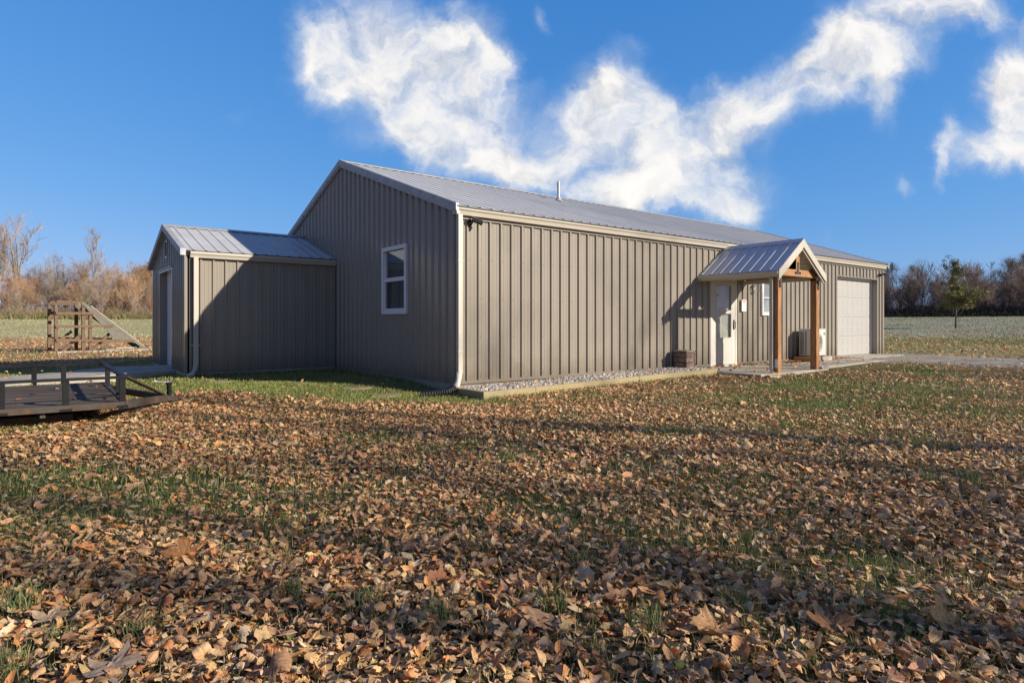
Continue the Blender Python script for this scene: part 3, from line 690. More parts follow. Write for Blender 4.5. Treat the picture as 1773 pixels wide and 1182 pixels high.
    for a in ((vy0, vy0+.03, vz0, vz1), (vy1-.03, vy1, vz0, vz1), (vy0+.03, vy1-.03, vz1-.03, vz1), (vy0+.03, vy1-.03, vz0, vz0+.03)): mb.box(xa-.04, xa-.01, *a)
    v = mb.build('gable_vent', M['siding'], A)
    mb = MB(); zz = vz0+.04
    while zz < vz1-.05:
        mb.add([(xa-.012, vy0+.03, zz+.03), (xa-.012, vy1-.03, zz+.03), (xa-.036, vy1-.03, zz), (xa-.036, vy0+.03, zz)], [(0, 1, 2, 3)]); zz += .052
    mb.build('louvre', M['siding'], v)
    # concrete walk ramp to the door
    r = MB()
    r.prism([(-3.045, 6.0, -.5), (-6.5, 6.0, -.5), (-6.5, 6.0, -.185), (-3.9, 6.0, -.02), (-3.045, 6.0, -.02)], (0, 2.2, 0))
    tag(r.build('concrete_ramp', M['concrete'], None, .008), kind='structure')
build_annex()

# ------------------------------------------------------------------ walk, bed, timbers, stones
def build_walk():
    m = MB()
    m.box(5.95, 8.75, -1.82, -.03, -.45, -.045)
    m.box(8.756, 10.3, -1.50, -.45, -.45, -.030); m.box(10.306, 11.8, -1.50, -.45, -.45, -.026); m.box(11.806, 13.05, -1.50, -.45, -.45, -.018)
    m.box(13.056, 15.9, -.75, .15, -.45, -.008)
    tag(m.build('concrete_walk', M['concrete'], None, .01), kind='structure')
    # timbers
    def timber(x0, x1, y0, y1, z0a, z1a, z0b, z1b, label):
        t = MB(); t.add([(x0,y0,z0a),(x1,y0,z0b),(x1,y1,z0b),(x0,y1,z0a),(x0,y0,z1a),(x1,y0,z1b),(x1,y1,z1b),(x0,y1,z1a)],
                        [(3,2,1,0),(4,5,6,7),(0,1,5,4),(1,2,6,5),(2,3,7,6),(3,0,4,7)])
        tag(t.build('landscape_timber', M['timber'], None, .008), label, 'timber', 'timbers edging the stone bed')
    timber(-.02, 1.0, -.84, -.745, -.21, -.06, -.19, -.05, 'short sunlit edging timber at the front corner of the stone bed')
    timber(1.004, 3.5, -.838, -.744, -.21, -.051, -.20, -.012, 'yellowish edging timber along the middle of the stone bed')
    timber(3.504, 5.94, -.84, -.745, -.20, -.012, -.18, .022, 'edging timber at the far end of the stone bed, meeting the concrete walk')
    timber(-.02, .075, -.743, -.13, -.21, -.06, -.21, -.06, 'dark shaded edging timber end-on beside the corner downspout')
    timber(6.0, 6.45, -1.98, -1.86, -.17, -.055, -.17, -.055, 'short weathered timber block lying before the porch slab edge')
    # stones
    n = 9000
    x = rng.uniform(.08, 5.94, n); y = rng.uniform(-.742, -.03, n)
    base = -.105+.018*x
    mz = MB(); mz.box(.08, 5.94, -.742, -.005, -.4, -.399)
    bed = MB(); bed.add([(.078,-.743,-.10),(5.945,-.743,.008),(5.945,-.003,.008),(.078,-.003,-.10)], [(0,1,2,3)])
    tag(bed.build('stone_bed', mat('bed_soil', (.17, .14, .11), .95, 0, .1, .3, 30), None), kind='structure')
    t = np.array([(1,0,0),(-1,0,0),(0,1,0),(0,-1,0),(0,0,1),(0,0,-1)], float)
    # squashed cuboctahedra as pebbles
    P8 = np.array([(a,b,c) for a in (-1,1) for b in (-1,1) for c in (-1,1)], float)*.62
    base_v = np.vstack([t, P8])
    tri = []
    for ax in range(6):
        d = t[ax]; near = [6+i for i in range(8) if P8[i] @ d > 0]
        cs = sorted(near, key=lambda i: math.atan2(*(P8[i-6][[k for k in range(3) if abs(d[k]) < .5]])))
        for a_, b_ in zip(cs, cs[1:]+cs[:1]):
            f = (ax, a_, b_); pa, pb, pc = (base_v[k] for k in f)
            if np.dot(np.cross(pb-pa, pc-pa), pa) < 0: f = (ax, b_, a_)
            tri.append(f)
    tri = np.array(tri)
    sz = rng.uniform(.012, .034, n)[:, None]*rng.uniform(.6, 1.2, (n, 3))
    q = rng.normal(size=(n, 4)); q /= np.linalg.norm(q, axis=1)[:, None]
    Rm = quat(q)
    v = np.einsum('nij,nkj->nki', Rm, base_v[None]*sz[:, None]*rng.uniform(.8, 1.2, (n, len(base_v), 1)))
    v += np.stack([x, y, base+rng.uniform(.0, .028, n)], -1)[:, None]
    pal = 1.08*np.array([(.42,.38,.32),(.50,.46,.40),(.33,.27,.21),(.56,.53,.48),(.30,.26,.23),(.44,.35,.27)])
    col = np.repeat(pal[rng.integers(0, len(pal), n)]*rng.uniform(.75, 1.1, (n, 1)), len(base_v), 0)
    tr = (tri[None]+np.arange(n)[:, None, None]*len(base_v)).reshape(-1, 3)
    tag(np_mesh('gravel', v.reshape(-1, 3), None, tr, (M['pebble'],), col), 'pale mixed pebbles filling the bed along the long front wall', 'gravel', kind='stuff')
    # stepping stones in the grass
    labs = ['flat stepping stone nearest the trailer in the grass strip', 'second stepping stone from the trailer, half sunk in grass', 'faint mossy stepping stone in the middle of the row', 'long pale stepping stone below the gable window', 'stepping stone nearest the corner downspout']
    for (sx, sy), lb in zip(((-2.75,3.6),(-2.0,3.04),(-1.62,2.45),(-1.15,1.2),(-.98,.42)), labs):
        s = MB(); k = 11; rr = [random.uniform(.85, 1.12) for _ in range(k)]; z = float(gz(sx, sy))
        s.prism([(sx+.27*rr[i]*math.cos(2*math.pi*i/k), sy+.19*rr[i]*math.sin(2*math.pi*i/k), z-.05) for i in range(k)], (0, 0, .062))
        tag(s.build('stepping_stone', M['capstone'], None, .01), lb, 'stone', 'stepping stones in the grass')
    # stack of blocks by the wall
    labs = ['flat pale capstone on top of the block stack beside the entry door', 'topmost dark block of the stack beside the entry door', 'second dark block from the top of the stack beside the door', 'third dark block from the top of the stack beside the door', 'bottom dark block of the stack, standing in the pebbles']
    zc = -.07
    for i in range(4):
        b = MB(); j = (.0, .006, -.004, .003)[i]
        b.box(5.455+j, 5.765+j, -.43, -.10, zc, zc+.098); tag(b.build('stone_block', M['stone'], None, .012), labs[4-i], 'block', 'blocks stacked by the wall'); zc += .108
    b = MB(); b.box(5.445, 5.775, -.44, -.09, zc, zc+.03); tag(b.build('capstone', M['capstone'], None, .008), labs[0], 'stone')
def quat(q):
    w, x, y, z = q.T
    return np.stack([np.stack([1-2*(y*y+z*z), 2*(x*y-z*w), 2*(x*z+y*w)], -1), np.stack([2*(x*y+z*w), 1-2*(x*x+z*z), 2*(y*z-x*w)], -1), np.stack([2*(x*z-y*w), 2*(y*z+x*w), 1-2*(x*x+y*y)], -1)], 1)
build_walk()

# ------------------------------------------------------------------ wall fixtures
def build_fixtures():
    # corrugated drain pipe at the corner
    d = MB(); pts = []; rad = []
    P = [Vector((-.06, -.15, -.045)), Vector((-.22, -.14, -.10)), Vector((-.40, -.08, -.125)), Vector((-.62, .0, -.135))]
    k = 64
    for i in range(k+1):
        t = i/k*3; a = min(int(t), 2); f = t-a
        p = P[a].lerp(P[a+1], f); pts.append(p); rad.append((.066 if (i % 4) < 2 else .054)*(1-.25*(i/k)))
    d.tube(pts, rad, 14); tag(d.build('drain_pipe', M['blackp'], None), 'black corrugated drain pipe leading from the corner downspout into the grass', 'pipe')
    # cameras
    def bullet(x, z, lab, dirv, m):
        t = thing('security_camera', lab, 'camera', (x, -.03, z))
        b = MB(); b.tube([(x, -.02, z), (x, -.045, z)], .05, 14); b.tube([(x, -.04, z), (x+.02, -.09, z+.01)], .022, 8); b.build('mount', M['darkmetal'], t)
        dv = Vector(dirv).normalized(); p = Vector((x+.03, -.11, z+.045))
        b = MB(); b.tube([p-dv*.03, p+dv*.15], .036, 14); b.build('body', M['darkmetal'] if m else M['blackp'], t)
        b = MB(); b.bar(p-dv*.02+Vector((0,0,.04)), p+dv*.19+Vector((0,0,.04)), .075, .008); b.build('sun_shield', M['siding'], t)
        b = MB(); b.tube([p+dv*.15, p+dv*.156], .028, 14); b.build('lens', M['blackp'], t)
    bullet(.265, 2.60, 'bronze bullet security camera under the gutter by the near front corner', (.75, -.5, -.35), True)
    bullet(16.02, 2.50, 'small dark security camera on the wall right of the garage door', (-.8, -.5, -.2), False)
    # wall lantern
    t = thing('wall_lantern', 'small glass wall lantern between the notice box and the window', 'lamp', (8.72, -.02, 1.86))
    b = MB(); b.box(8.67, 8.77, -.034, -.02, 1.78, 1.94); b.bar((8.72, -.03, 1.9), (8.72, -.14, 1.96), .02, .02); b.build('bracket', M['steel'], t)
    b = MB(); b.tube([(8.72, -.14, 1.96), (8.72, -.14, 1.93)], [.02, .075], 6); b.tube([(8.72, -.14, 1.77), (8.72, -.14, 1.74)], [.05, .015], 6)
    for a in range(6):
        c, s_ = math.cos(a*math.pi/3), math.sin(a*math.pi/3); b.bar((8.72+.068*c, -.14+.068*s_, 1.93), (8.72+.048*c, -.14+.048*s_, 1.77), .006, .006)
    b.build('lantern_frame', M['steel'], t)
    b = MB(); b.tube([(8.72, -.14, 1.925), (8.72, -.14, 1.775)], [.062, .044], 6); b.build('lantern_glass', M['glass'], t)
    # notice box
    t = thing('notice_box', 'white narrow box with red printed notice on the wall right of the door', 'sign', (8.225, -.02, 1.25))
    b = MB(); b.box(8.13, 8.32, -.055, -.02, 1.255, 1.535); b.build('box', M['paper'], t, .004)
    b = MB(); b.box(8.15, 8.30, -.0565, -.0552, 1.50, 1.52); b.box(8.15, 8.30, -.0565, -.0552, 1.445, 1.452)
    for i in range(6): b.box(8.16+i*.022, 8.172+i*.022, -.0565, -.0552, 1.465, 1.49)
    b.build('red_print', M['red'], t)
    b = MB(); b.box(8.18, 8.27, -.0565, -.0552, 1.388, 1.396); b.box(8.21, 8.24, -.0565, -.0552, 1.412, 1.428); b.build('black_print', M['blackp'], t)
    # heat pump
    x0, x1, y0, y1, z0, z1 = 10.66, 11.46, -.47, -.15, .11, .80
    t = thing('heat_pump', 'white outdoor heat pump unit beyond the right porch post', 'heat pump', (11.05, -.3, z0))
    b = MB(); b.box(x0+.01, x1, y0, y1, z0, z1); b.box(x0-.0, x1+.012, y0-.012, y1+.012, z1+.001, z1+.022); b.build('cabinet', M['hvac'], t, .015)
    g = MB()
    g.box(x0-.004, x0+.009, y0+.01, y1-.01, z0+.02, z1-.02)
    g.build('side_panel', M['hvac'], t)
    g = MB()
    for i in range(11):
        zz = z0+.05+i*.055
        g.box(x0-.0065, x0-.0042, y1-.135, y1-.025, zz, zz+.032); g.box(x0-.0065, x0-.0042, y1-.205, y1-.16, zz, zz+.032)
    g.build('side_slot', M['blackp'], t)
    g = MB()
    for r_ in np.linspace(.04, .26, 9):
        g.tube([(x0+.33+r_*math.cos(a), y0-.016, z0+.35+r_*math.sin(a)) for a in np.linspace(0, 2*math.pi, 33)], .003, 4, False)
    for a in np.linspace(0, math.pi, 6)[:-1]: g.bar((x0+.33-.26*math.cos(a), y0-.014, z0+.35-.26*math.sin(a)), (x0+.33+.26*math.cos(a), y0-.014, z0+.35+.26*math.sin(a)), .006, .004, (0,1,0))
    g.build('fan_grille', M['darkmetal'], t)
    g = MB(); g.box(x1-.13, x1-.03, y0-.0035, y0-.0005, z1-.105, z1-.085); g.box(x1-.13, x1-.03, y0-.0035, y0-.0005, z1-.14, z1-.118); g.build('badge', M['navy'], t)
    g = MB(); g.box(x1+.012, x1+.10, y0+.05, y0+.2, z0+.02, z0+.20); g.tube([(x1+.05, y0+.1, z0+.05), (x1+.14, y0+.12, z0-.02), (x1+.16, y1, z0+.1), (x1+.16, -.02, z0+.1)], .018, 8); g.build('service_valve_cover', M['hvac'], t)
    for xx in (x0+.06, x1-.12):
        g = MB(); g.box(xx, xx+.06, y0, y1, z0-.02, z0-.0005); g.build('foot', M['blackp'], t)
    b = MB(); b.box(10.46, 11.0, -.56, -.10, -.08, .088); tag(b.build('wood_block', M['cedar'], None, .008), 'brown timber block carrying the left foot of the heat pump', 'block')
    b = MB(); b.box(11.10, 11.64, -.56, -.10, -.08, .088); tag(b.build('concrete_block', M['concrete'], None, .008), 'pale concrete block carrying the right foot of the heat pump', 'block')
build_fixtures()

# ------------------------------------------------------------------ trailer
def build_trailer():
    T = thing('utility_trailer', 'low black steel utility trailer with side rails and weathered plank deck', 'trailer', (-6.5, 1.3, -.18))
    xf, xb, ya, yb = -4.53, -9.2, -.15, 2.72; zd = .075; zt = .375
    m = MB(); n = 13; w = (yb-ya-.1)/n
    for i in range(n):
        y = ya+.05+i*w; m.box(xb, xf-.03, y, y+w-.012, zd-.04, zd+random.uniform(-.004, .004))
    m.build('plank_deck', M['deck'], T)
    m = MB()
    for y in (ya-.05, yb-.01): m.box(xb, xf, y, y+.06, zd-.06, zd+.008)
    m.box(xf-.025, xf+.035, ya+.011, yb-.011, zd-.075, zd+.012)
    for x in (-5.3, -6.2, -7.1, -8.0): m.box(x, x+.05, ya+.012, yb-.012, zd-.12, zd-.045)
    m.box(xb, -5.0, ya+.25, ya+.33, zd-.2, zd-.121); m.box(xb, -5.0, yb-.33, yb-.25, zd-.2, zd-.121)
    m.build('chassis', M['rust'], T, .004)
    for y, nm in ((ya-.02, 0), (yb+.02, 1)):
        m = MB(); m.box(xb, xf+.03, y-.03, y+.03, zt-.03, zt); m.build('side_rail', M['black'], T, .004)
        for x in ((xf-.02, -5.07, -5.61, -6.2, -6.8, -7.4) if nm == 0 else (xf+.06, -5.01, -5.35, -5.9, -6.5, -7.2)):
            m = MB(); m.box(x-.036, x+.026, y-.028, y+.028, zd-.06, zt-.031); m.box(x-.06, x+.05, y-.035, y-.028, zd-.06, zd-.03); m.build('rail_post', M['black'], T, .003)
    m = MB(); m.box(xf-.03, xf+.03, ya+.012, yb-.012, zt-.033, zt+.002); m.build('front_rail', M['black'], T, .004)
    for y in (ya+.75, ya+2.1):
        m = MB(); m.box(xf-.02, xf+.02, y-.02, y+.02, zd-.06, zt-.034); m.build('rail_post', M['black'], T)
    yc = 1.30; xt = -3.92; ztg = -.06
    for y in (ya+.25, yb-.25):
        m = MB(); m.bar((xf-.0, y, zd-.06), (xt, yc+(.06 if y > yc else -.06), ztg), .06, .09); m.build('tongue_arm', M['rust'], T, .004)
    m = MB(); m.bar((xf+.02, ya+.02, zt-.02), (xt-.02, yc-.08, ztg+.05), .05, .02); m.build('brace_bar', M['rust'], T)
    m = MB(); m.bar((xt-.05, yc, ztg), (xt+.16, yc, ztg-.02), .09, .07); m.tube([(xt+.16, yc, ztg-.0), (xt+.22, yc, ztg-.03)], [.05, .05], 10); m.build('coupler', M['rust'], T, .004)
    m = MB(); m.box(-7.3, -5.80, ya-.30, ya-.072, zd-.03, zd+.02); m.add([(-5.80, ya-.30, zd-.03), (-5.80, ya-.07, zd-.03), (-5.80, ya-.07, zd+.02), (-5.80, ya-.30, zd+.02), (-5.62, ya-.30, zd-.17), (-5.62, ya-.07, zd-.17), (-5.62, ya-.07, zd-.13), (-5.62, ya-.30, zd-.13)], [(0,4,5,1),(1,5,6,2),(2,6,7,3),(3,7,4,0),(4,7,6,5)])
    m.build('fender', M['rust'], T, .006)
    for xw in (-6.3, -7.0):
        m = MB(); m.tube([(xw, ya-.27, .03), (xw, ya-.23, .03), (xw, ya-.12, .03), (xw, ya-.08, .03)], [.18, .21, .21, .18], 24); wh = m.build('wheel', M['blackp'], T)
    # jack
    m = MB(); jx, jy = xt+.07, yc+.10
    m.tube([(jx, jy, -.19), (jx, jy, .10)], .03, 12); m.tube([(jx, jy, .10), (jx, jy, .14)], .036, 12); m.build('jack_post', M['black'], T)
    m = MB(); m.tube([(jx, jy, .145), (jx-.06, jy-.02, .15), (jx-.16, jy-.06, .165), (jx-.20, jy-.07, .175)], .011, 8); m.tube([(jx, jy, .14), (jx+.03, jy, .155)], .02, 8); m.build('jack_handle', M['steel'], T)
    m = MB(); m.box(jx-.07, jx+.07, jy-.07, jy+.07, -.2, -.188); m.build('jack_foot', M['rust'], T)
build_trailer()

# ------------------------------------------------------------------ wooden loading ramp out on the lawn
def build_dock():
    A = Vector((-4.746, 21.081, 0)); D = Vector((.97, .243, 0)); Nn = Vector((-.243, .97, 0))
    T = thing('loading_ramp', 'old wooden loading ramp with open post frame and long sloping panel on the lawn', 'ramp', (A.x, A.y, -.2))
    def P(a, z, b=0.): q = A+D*a*.816+Nn*b; return (q.x, q.y, z)
    dep = .8; zb = -.22
    for (a, b, zt) in ((0, 0, 1.62), (1.10, 0, 1.80), (1.40, 0, 1.45), (0, dep, 1.66), (1.10, dep, 1.80), (1.40, dep, 1.5)):
        m = MB(); m.bar(P(a, zb, b), P(a, zt, b), .095, .11, up=tuple(D)); m.build('post', M['oldwood'], T)
    for (a0, a1, z0, z1, b, h) in ((-.03, 1.5, 1.36, 1.36, -.085, .13), (-.05, 2.35, .83, .86, -.085, .12), (-.03, 3.3, .33, .22, -.085, .14), (-.03, 2.7, .38, .30, dep+.08, .12), (-.03, 1.5, 1.4, 1.4, dep+.08, .12), (-.05, 1.3, 1.72, 1.74, dep+.0, .08)):
        m = MB(); m.bar(P(a0, z0, b), P(a1, z1, b), .045, h*.8); m.build('rail', M['oldwood'], T)
    for (a0, z0, a1, z1, b) in ((.25, -.18, 1.0, .5, .1), (.1, .1, .85, .65, dep*.8), (1.5, -.18, 2.35, .62, .12)):
        m = MB(); m.bar(P(a0, z0, b), P(a1, z1, b), .045, .10); m.build('brace', M['oldwood'], T)
    for b in (.0, dep):
        m = MB(); m.bar(P(.0, 1.80, b), P(1.02, 1.81, b), .1, .07); m.build('top_rail', M['oldwood'], T)
    for a in (-.02, 1.3):
        m = MB(); m.bar(P(a, 1.36, -.02), P(a, 1.36, dep), .05, .12); m.build('cross_rail', M['oldwood'], T)
    # sloping panel
    p0, p1 = (1.02, 1.84), (4.0, -.18)
    m = MB()
    q = [P(p0[0]+.36, p0[1]-.20, -.1), P(p1[0]-.22, p1[1]+.15, -.1), P(p1[0]-.22, p1[1]+.15, dep+.1), P(p0[0]+.36, p0[1]-.20, dep+.1)]
    m.prism(q, (0, 0, .05)); m.build('ramp_panel', M['paleply'], T)
    for b in (-.05, dep*.5, dep+.05):
        m = MB(); dv = Vector((p1[0]-p0[0], 0, p1[1]-p0[1])).normalized()
        m.bar(P(p0[0], p0[1]-.06, b), P(p1[0], p1[1]-.02, b), .06, .12); m.build('stringer', M['greyboard'], T)
    m = MB()
    m.prism([P(1.10, 1.66, -.07), P(1.36, 1.58, -.07), P(3.55, .10, -.07), P(2.45, .30, -.07)], tuple(Nn*.03)); m.build('side_skirt', M['greyboard'], T)
    m = MB(); m.bar(P(-.05, -.17, -.25), P(3.9, -.17, -.25), .16, .12); m.build('ground_sill', M['paleply'], T)
    # junk lying under it
    m = MB()
    for (a, b, z, l, an) in ((2.5, .1, -.15, .8, .2), (2.8, .3, -.12, .9, -.3), (2.9, .0, -.06, .7, .1), (3.1, .4, -.10, .8, .5)):
        c = Vector(P(a, z, b)); dv = (D*math.cos(an)+Nn*math.sin(an))*l/2; m.bar(c-dv, c+dv, .14, .06)
    tag(m.build('scrap_lumber', M['paleply'], None), 'loose pile of scrap boards lying under the low end of the wooden ramp', 'lumber')
build_dock()

# ------------------------------------------------------------------ leaf shapes and litter
def leaf_template(kind, M_, rings, curl, fold, seed):
    r = np.random.default_rng(seed)
    th = np.linspace(0, 2*np.pi, M_, endpoint=False)+1e-3
    if kind == 'oval':
        w = r.uniform(.14, .27)
        a = th; rad = 1/np.sqrt((np.sin(a)/w)**2+(np.cos(a)/.5)**2)
        ox = rad*np.sin(a); oy = rad*np.cos(a)
        ox *= (1-.5*np.clip(oy, 0, 1)*1.2)
        ox += .02*r.normal(size=M_); oy += .02*r.normal(size=M_)
    else:
        lob = np.abs(np.cos(2.5*th))**.9
        rad = .27+.25*lob; rad[np.cos(th) < -.8] *= .55
        rad *= 1+.10*r.normal(size=M_)
        ox = rad*np.sin(th); oy = rad*np.cos(th)
    pts = [np.zeros((1, 2))]
    for k in range(1, rings+1):
        f = (k/rings)**.9; pts.append(np.stack([ox, oy], -1)*f)
    p = np.vstack(pts)
    x, y = p[:, 0], p[:, 1]
    z = fold*np.abs(x)*.8+.06*np.sin(7*x+r.uniform(0, 6))*np.cos(6*y+r.uniform(0, 6))*2*np.hypot(x, y)+.03*r.normal(size=len(x))*np.hypot(x, y)*2
    ang = r.uniform(0, np.pi); c, s = np.cos(ang), np.sin(ang)
    u = c*x+s*y; v_ = -s*x+c*y
    if abs(curl) > 1e-3:
        # roll along the axis u
        nu = np.sin(curl*u)/curl; nzc = (1-np.cos(curl*u))/curl
        z = z*np.cos(curl*u)+nzc; u = nu
    X = c*u-s*v_; Y = s*u+c*v_
    v = np.stack([X, Y, z], -1); v[:, 2] -= v[:, 2].mean()*.6
    tri = [(0, 1+j, 1+(j+1) % M_) for j in range(M_)]
    quad = [(1+(k-1)*M_+j, 1+k*M_+j, 1+k*M_+(j+1) % M_, 1+(k-1)*M_+(j+1) % M_) for k in range(1, rings) for j in range(M_)]
    return v, np.array(tri), np.array(quad, int).reshape(-1, 4), p
PAL = np.array([2.4, 2.2, 1.84])*np.array([(.33,.205,.115),(.27,.165,.095),(.39,.26,.15),(.20,.125,.078),(.34,.27,.19),(.42,.30,.16),(.24,.17,.12),(.40,.20,.085),(.30,.13,.06),(.17,.10,.06)])
PW_L = np.array([.17,.13,.17,.09,.08,.09,.06,.12,.06,.03]); PW_R = np.array([.16,.15,.15,.13,.14,.08,.11,.03,.02,.03])
def leaf_colors(x, y):
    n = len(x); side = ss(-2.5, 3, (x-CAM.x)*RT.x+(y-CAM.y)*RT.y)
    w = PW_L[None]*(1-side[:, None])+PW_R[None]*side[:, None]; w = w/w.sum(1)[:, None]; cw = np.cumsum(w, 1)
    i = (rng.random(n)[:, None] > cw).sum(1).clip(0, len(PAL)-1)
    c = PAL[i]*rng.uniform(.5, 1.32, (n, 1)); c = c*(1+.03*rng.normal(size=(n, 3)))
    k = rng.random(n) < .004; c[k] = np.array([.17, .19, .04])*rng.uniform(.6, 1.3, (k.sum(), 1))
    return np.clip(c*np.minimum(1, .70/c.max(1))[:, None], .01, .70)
def place_leaves(x, y, z, size, temps, tilt, lift, flip=True):
    """-> arrays for np_mesh"""
    n = len(x); ti = rng.integers(0, len(temps), n); col = leaf_colors(x, y)
    V = []; T = []; Q = []; U = []; Cc = []; base = 0
    yaw = rng.uniform(0, 2*np.pi, n); a1 = rng.normal(0, tilt, n); a2 = rng.normal(0, tilt, n)
    fl = np.where(rng.random(n) < .35, np.pi, 0.) if flip else np.zeros(n)
    def rx(a): z0 = np.zeros_like(a); o = z0+1; return np.stack([np.stack([o, z0, z0], -1), np.stack([z0, np.cos(a), -np.sin(a)], -1), np.stack([z0, np.sin(a), np.cos(a)], -1)], 1)
    def ry(a): z0 = np.zeros_like(a); o = z0+1; return np.stack([np.stack([np.cos(a), z0, np.sin(a)], -1), np.stack([z0, o, z0], -1), np.stack([-np.sin(a), z0, np.cos(a)], -1)], 1)
    def rz(a): z0 = np.zeros_like(a); o = z0+1; return np.stack([np.stack([np.cos(a), -np.sin(a), z0], -1), np.stack([np.sin(a), np.cos(a), z0], -1), np.stack([z0, z0, o], -1)], 1)
    Rm = rx(a1+fl) @ ry(a2) @ rz(yaw)
    for t, (v, tr, qd, p) in enumerate(temps):
        k = np.where(ti == t)[0]
        if not len(k): continue
        w = np.einsum('nij,kj->nki', Rm[k], v)*size[k][:, None, None]
        zmin = w[:, :, 2].min(1)
        w += np.stack([x[k], y[k], z[k]+lift[k]-np.minimum(zmin, 0)*.85], -1)[:, None]
        m = len(v); off = base+np.arange(len(k))*m
        V.append(w.reshape(-1, 3)); T.append((tr[None]+off[:, None, None]).reshape(-1, 3))
        if len(qd): Q.append((qd[None]+off[:, None, None]).reshape(-1, 4))
        U.append(np.tile(p, (len(k), 1))); 
        cv = np.repeat(col[k], m, 0); Cc.append(cv); base += len(k)*m
    return np.vstack(V), (np.vstack(Q) if Q else None), np.vstack(T), np.vstack(Cc), np.vstack(U)
def frustum_pts(n, r0, r1, half=R(50)):
    r = np.sqrt(rng.uniform(r0*r0, r1*r1, n)); a = PSI+rng.uniform(-half, half, n)
    return CAM.x+r*np.sin(a), CAM.y+r*np.cos(a), r
def build_litter():
    def keep(x, y, k=1.0):
        g = green(x, y); p = np.clip(.84-g*.85*k, .04, 1); p = p*np.where(strip(x, y) > .5, .35, 1.)
        p = p*(1-.93*drive(x, y)); p = p*(.55+.75*ss(.3, .6, fbm(x, y, 1.6, 88, 3)))
        return (rng.random(len(x)) < p) & ~sheltered(x, y)
    near = [leaf_template('oval', 14, 3, c, f, i) for i, (c, f) in enumerate(((.7,.2),(2.2,.4),(-1.6,.3),(3.4,.2),(4.6,.0),(1.4,.7),(-2.8,.3),(1.8,.4),(4.0,.3),(.5,.5),(5.2,.1),(2.8,.6)))]
    near += [leaf_template('lobed', 25, 3, c, f, 50+i) for i, (c, f) in enumerate(((1.6,.3),(3.0,.2)))]
    mid = [leaf_template('oval', 8, 2, c, f, 100+i) for i, (c, f) in enumerate(((.6,.2),(2.0,.2),(-1.4,.3),(2.8,.2),(3.6,.1),(1.2,.5)))]
    mid += [leaf_template('lobed', 15, 2, c, f, 150+i) for i, (c, f) in enumerate(((2.2,.3),))]
    far = [leaf_template('oval', 6, 1, c, f, 200+i) for i, (c, f) in enumerate(((1.5,.5),(2.5,.6),(-2.0,.5),(3.0,.2)))]
    parts = []
    def go(n, r0, r1, temps, s0, s1, tilt, lift, big=0.):
        x, y, r = frustum_pts(n, r0, r1); k = keep(x, y); x, y, r = x[k], y[k], r[k]
        size = rng.uniform(s0, s1, len(x)); bg = rng.random(len(x)) < big; size[bg] *= rng.uniform(1.3, 1.75, bg.sum())
        parts.append(place_leaves(x, y, gz(x, y), size, temps, tilt, rng.uniform(0, lift, len(x))**1))
    go(33000, 1.0, 4.6, near, .030, .074, .32, .035, .05)
    go(86000, 4.6, 11.0, mid, .034, .078, .32, .03, .06)
    go(80000, 11.0, 24.0, far, .05, .10, .35, .03)
    go(30000, 24.0, 52.0, far, .09, .16, .5, .03)
    # drifts caught on the walk, the side bed, the slab and the gravel
    for (n, x0, x1, y0, y1, z) in ((420, 8.8, 13.0, -.44, -.06, -.03), (70, 6.0, 8.7, -.3, -.06, -.043), (60, 8.8, 13.0, -1.45, -.5, -.026), (60, .15, 5.8, -.7, -.08, -.02), (45, 6.0, 8.6, -1.75, -.3, -.043), (50, -8, -4.6, .0, 2.6, .08), (26, -6.2, -3.1, 6.1, 8.1, -.05)):
        x = rng.uniform(x0, x1, n); y = rng.uniform(y0, y1, n)
        zz = np.full(n, z) if n != 60 or x0 > 1 else -.085+.018*x
        parts.append(place_leaves(x, y, zz, rng.uniform(.06, .12, n), mid, .35, rng.uniform(0, .02, n)))
    V = []; Q = []; T = []; Cc = []; U = []; b = 0
    for v, q, t, c, u in parts:
        V.append(v); T.append(t+b); Cc.append(c); U.append(u)
        if q is not None: Q.append(q+b)
        b += len(v)
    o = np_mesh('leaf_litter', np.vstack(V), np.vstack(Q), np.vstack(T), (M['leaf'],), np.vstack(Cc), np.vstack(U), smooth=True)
    tag(o, 'thick scatter of dry tan and brown fallen leaves over the lawn', 'leaves', kind='stuff')
    # the few large leaves that stand out
    big = [((1440,1085), .19, (.36,.17,.07), 'big rust-brown lobed leaf lying open at the lower right'), ((1640,1080), .17, (.42,.27,.12), 'big upright tan lobed leaf above the lower right corner'),
           ((1240,1095), .18, (.42,.23,.10), 'big orange-tan curled leaf right of the bottom centre'), ((195,1160), .16, (.33,.24,.18), 'big pale greyish leaf at the lower left edge'),
           ((215,1140), .14, (.40,.20,.10), 'large orange-brown leaf overlapping a pale one at lower left'), ((85,1075), .12, (.40,.29,.18), 'pale tan lobed leaf at the left edge beside grass tuft'),
           ((315,970), .17, (.32,.15,.055), 'upright copper-brown leaf pair left of centre in the lawn'), ((770,1010), .15, (.28,.11,.045), 'dark russet crumpled leaf near the middle of the lawn'),
           ((950,1090), .19, (.36,.22,.13), 'long tan folded leaf right of the central grass tuft')]
    for i, ((u, v), s, c, lab) in enumerate(big):
        d = 1065*(.972+.15)/(v-559.3); p = CAM+F*d+RT*((u-886.5)/1065*d); z = float(gz(p.x, p.y))
        tv, tr, qd, uv = leaf_template('lobed' if i not in (4, 8) else 'oval', 40, 5, (1.0, 1.6, 2.2, .7, 1.3, .6, 2.4, 2.8, 1.8)[i], .25, 400+i)
        a, b_ = (.5, .25) if i in (1, 6) else (.2, .1)
        Rm = (Matrix.Rotation(-PSI, 3, 'Z') @ Matrix.Rotation(a, 3, 'X') @ Matrix.Rotation(b_, 3, 'Y') @ Matrix.Rotation(i*1.3, 3, 'Z'))
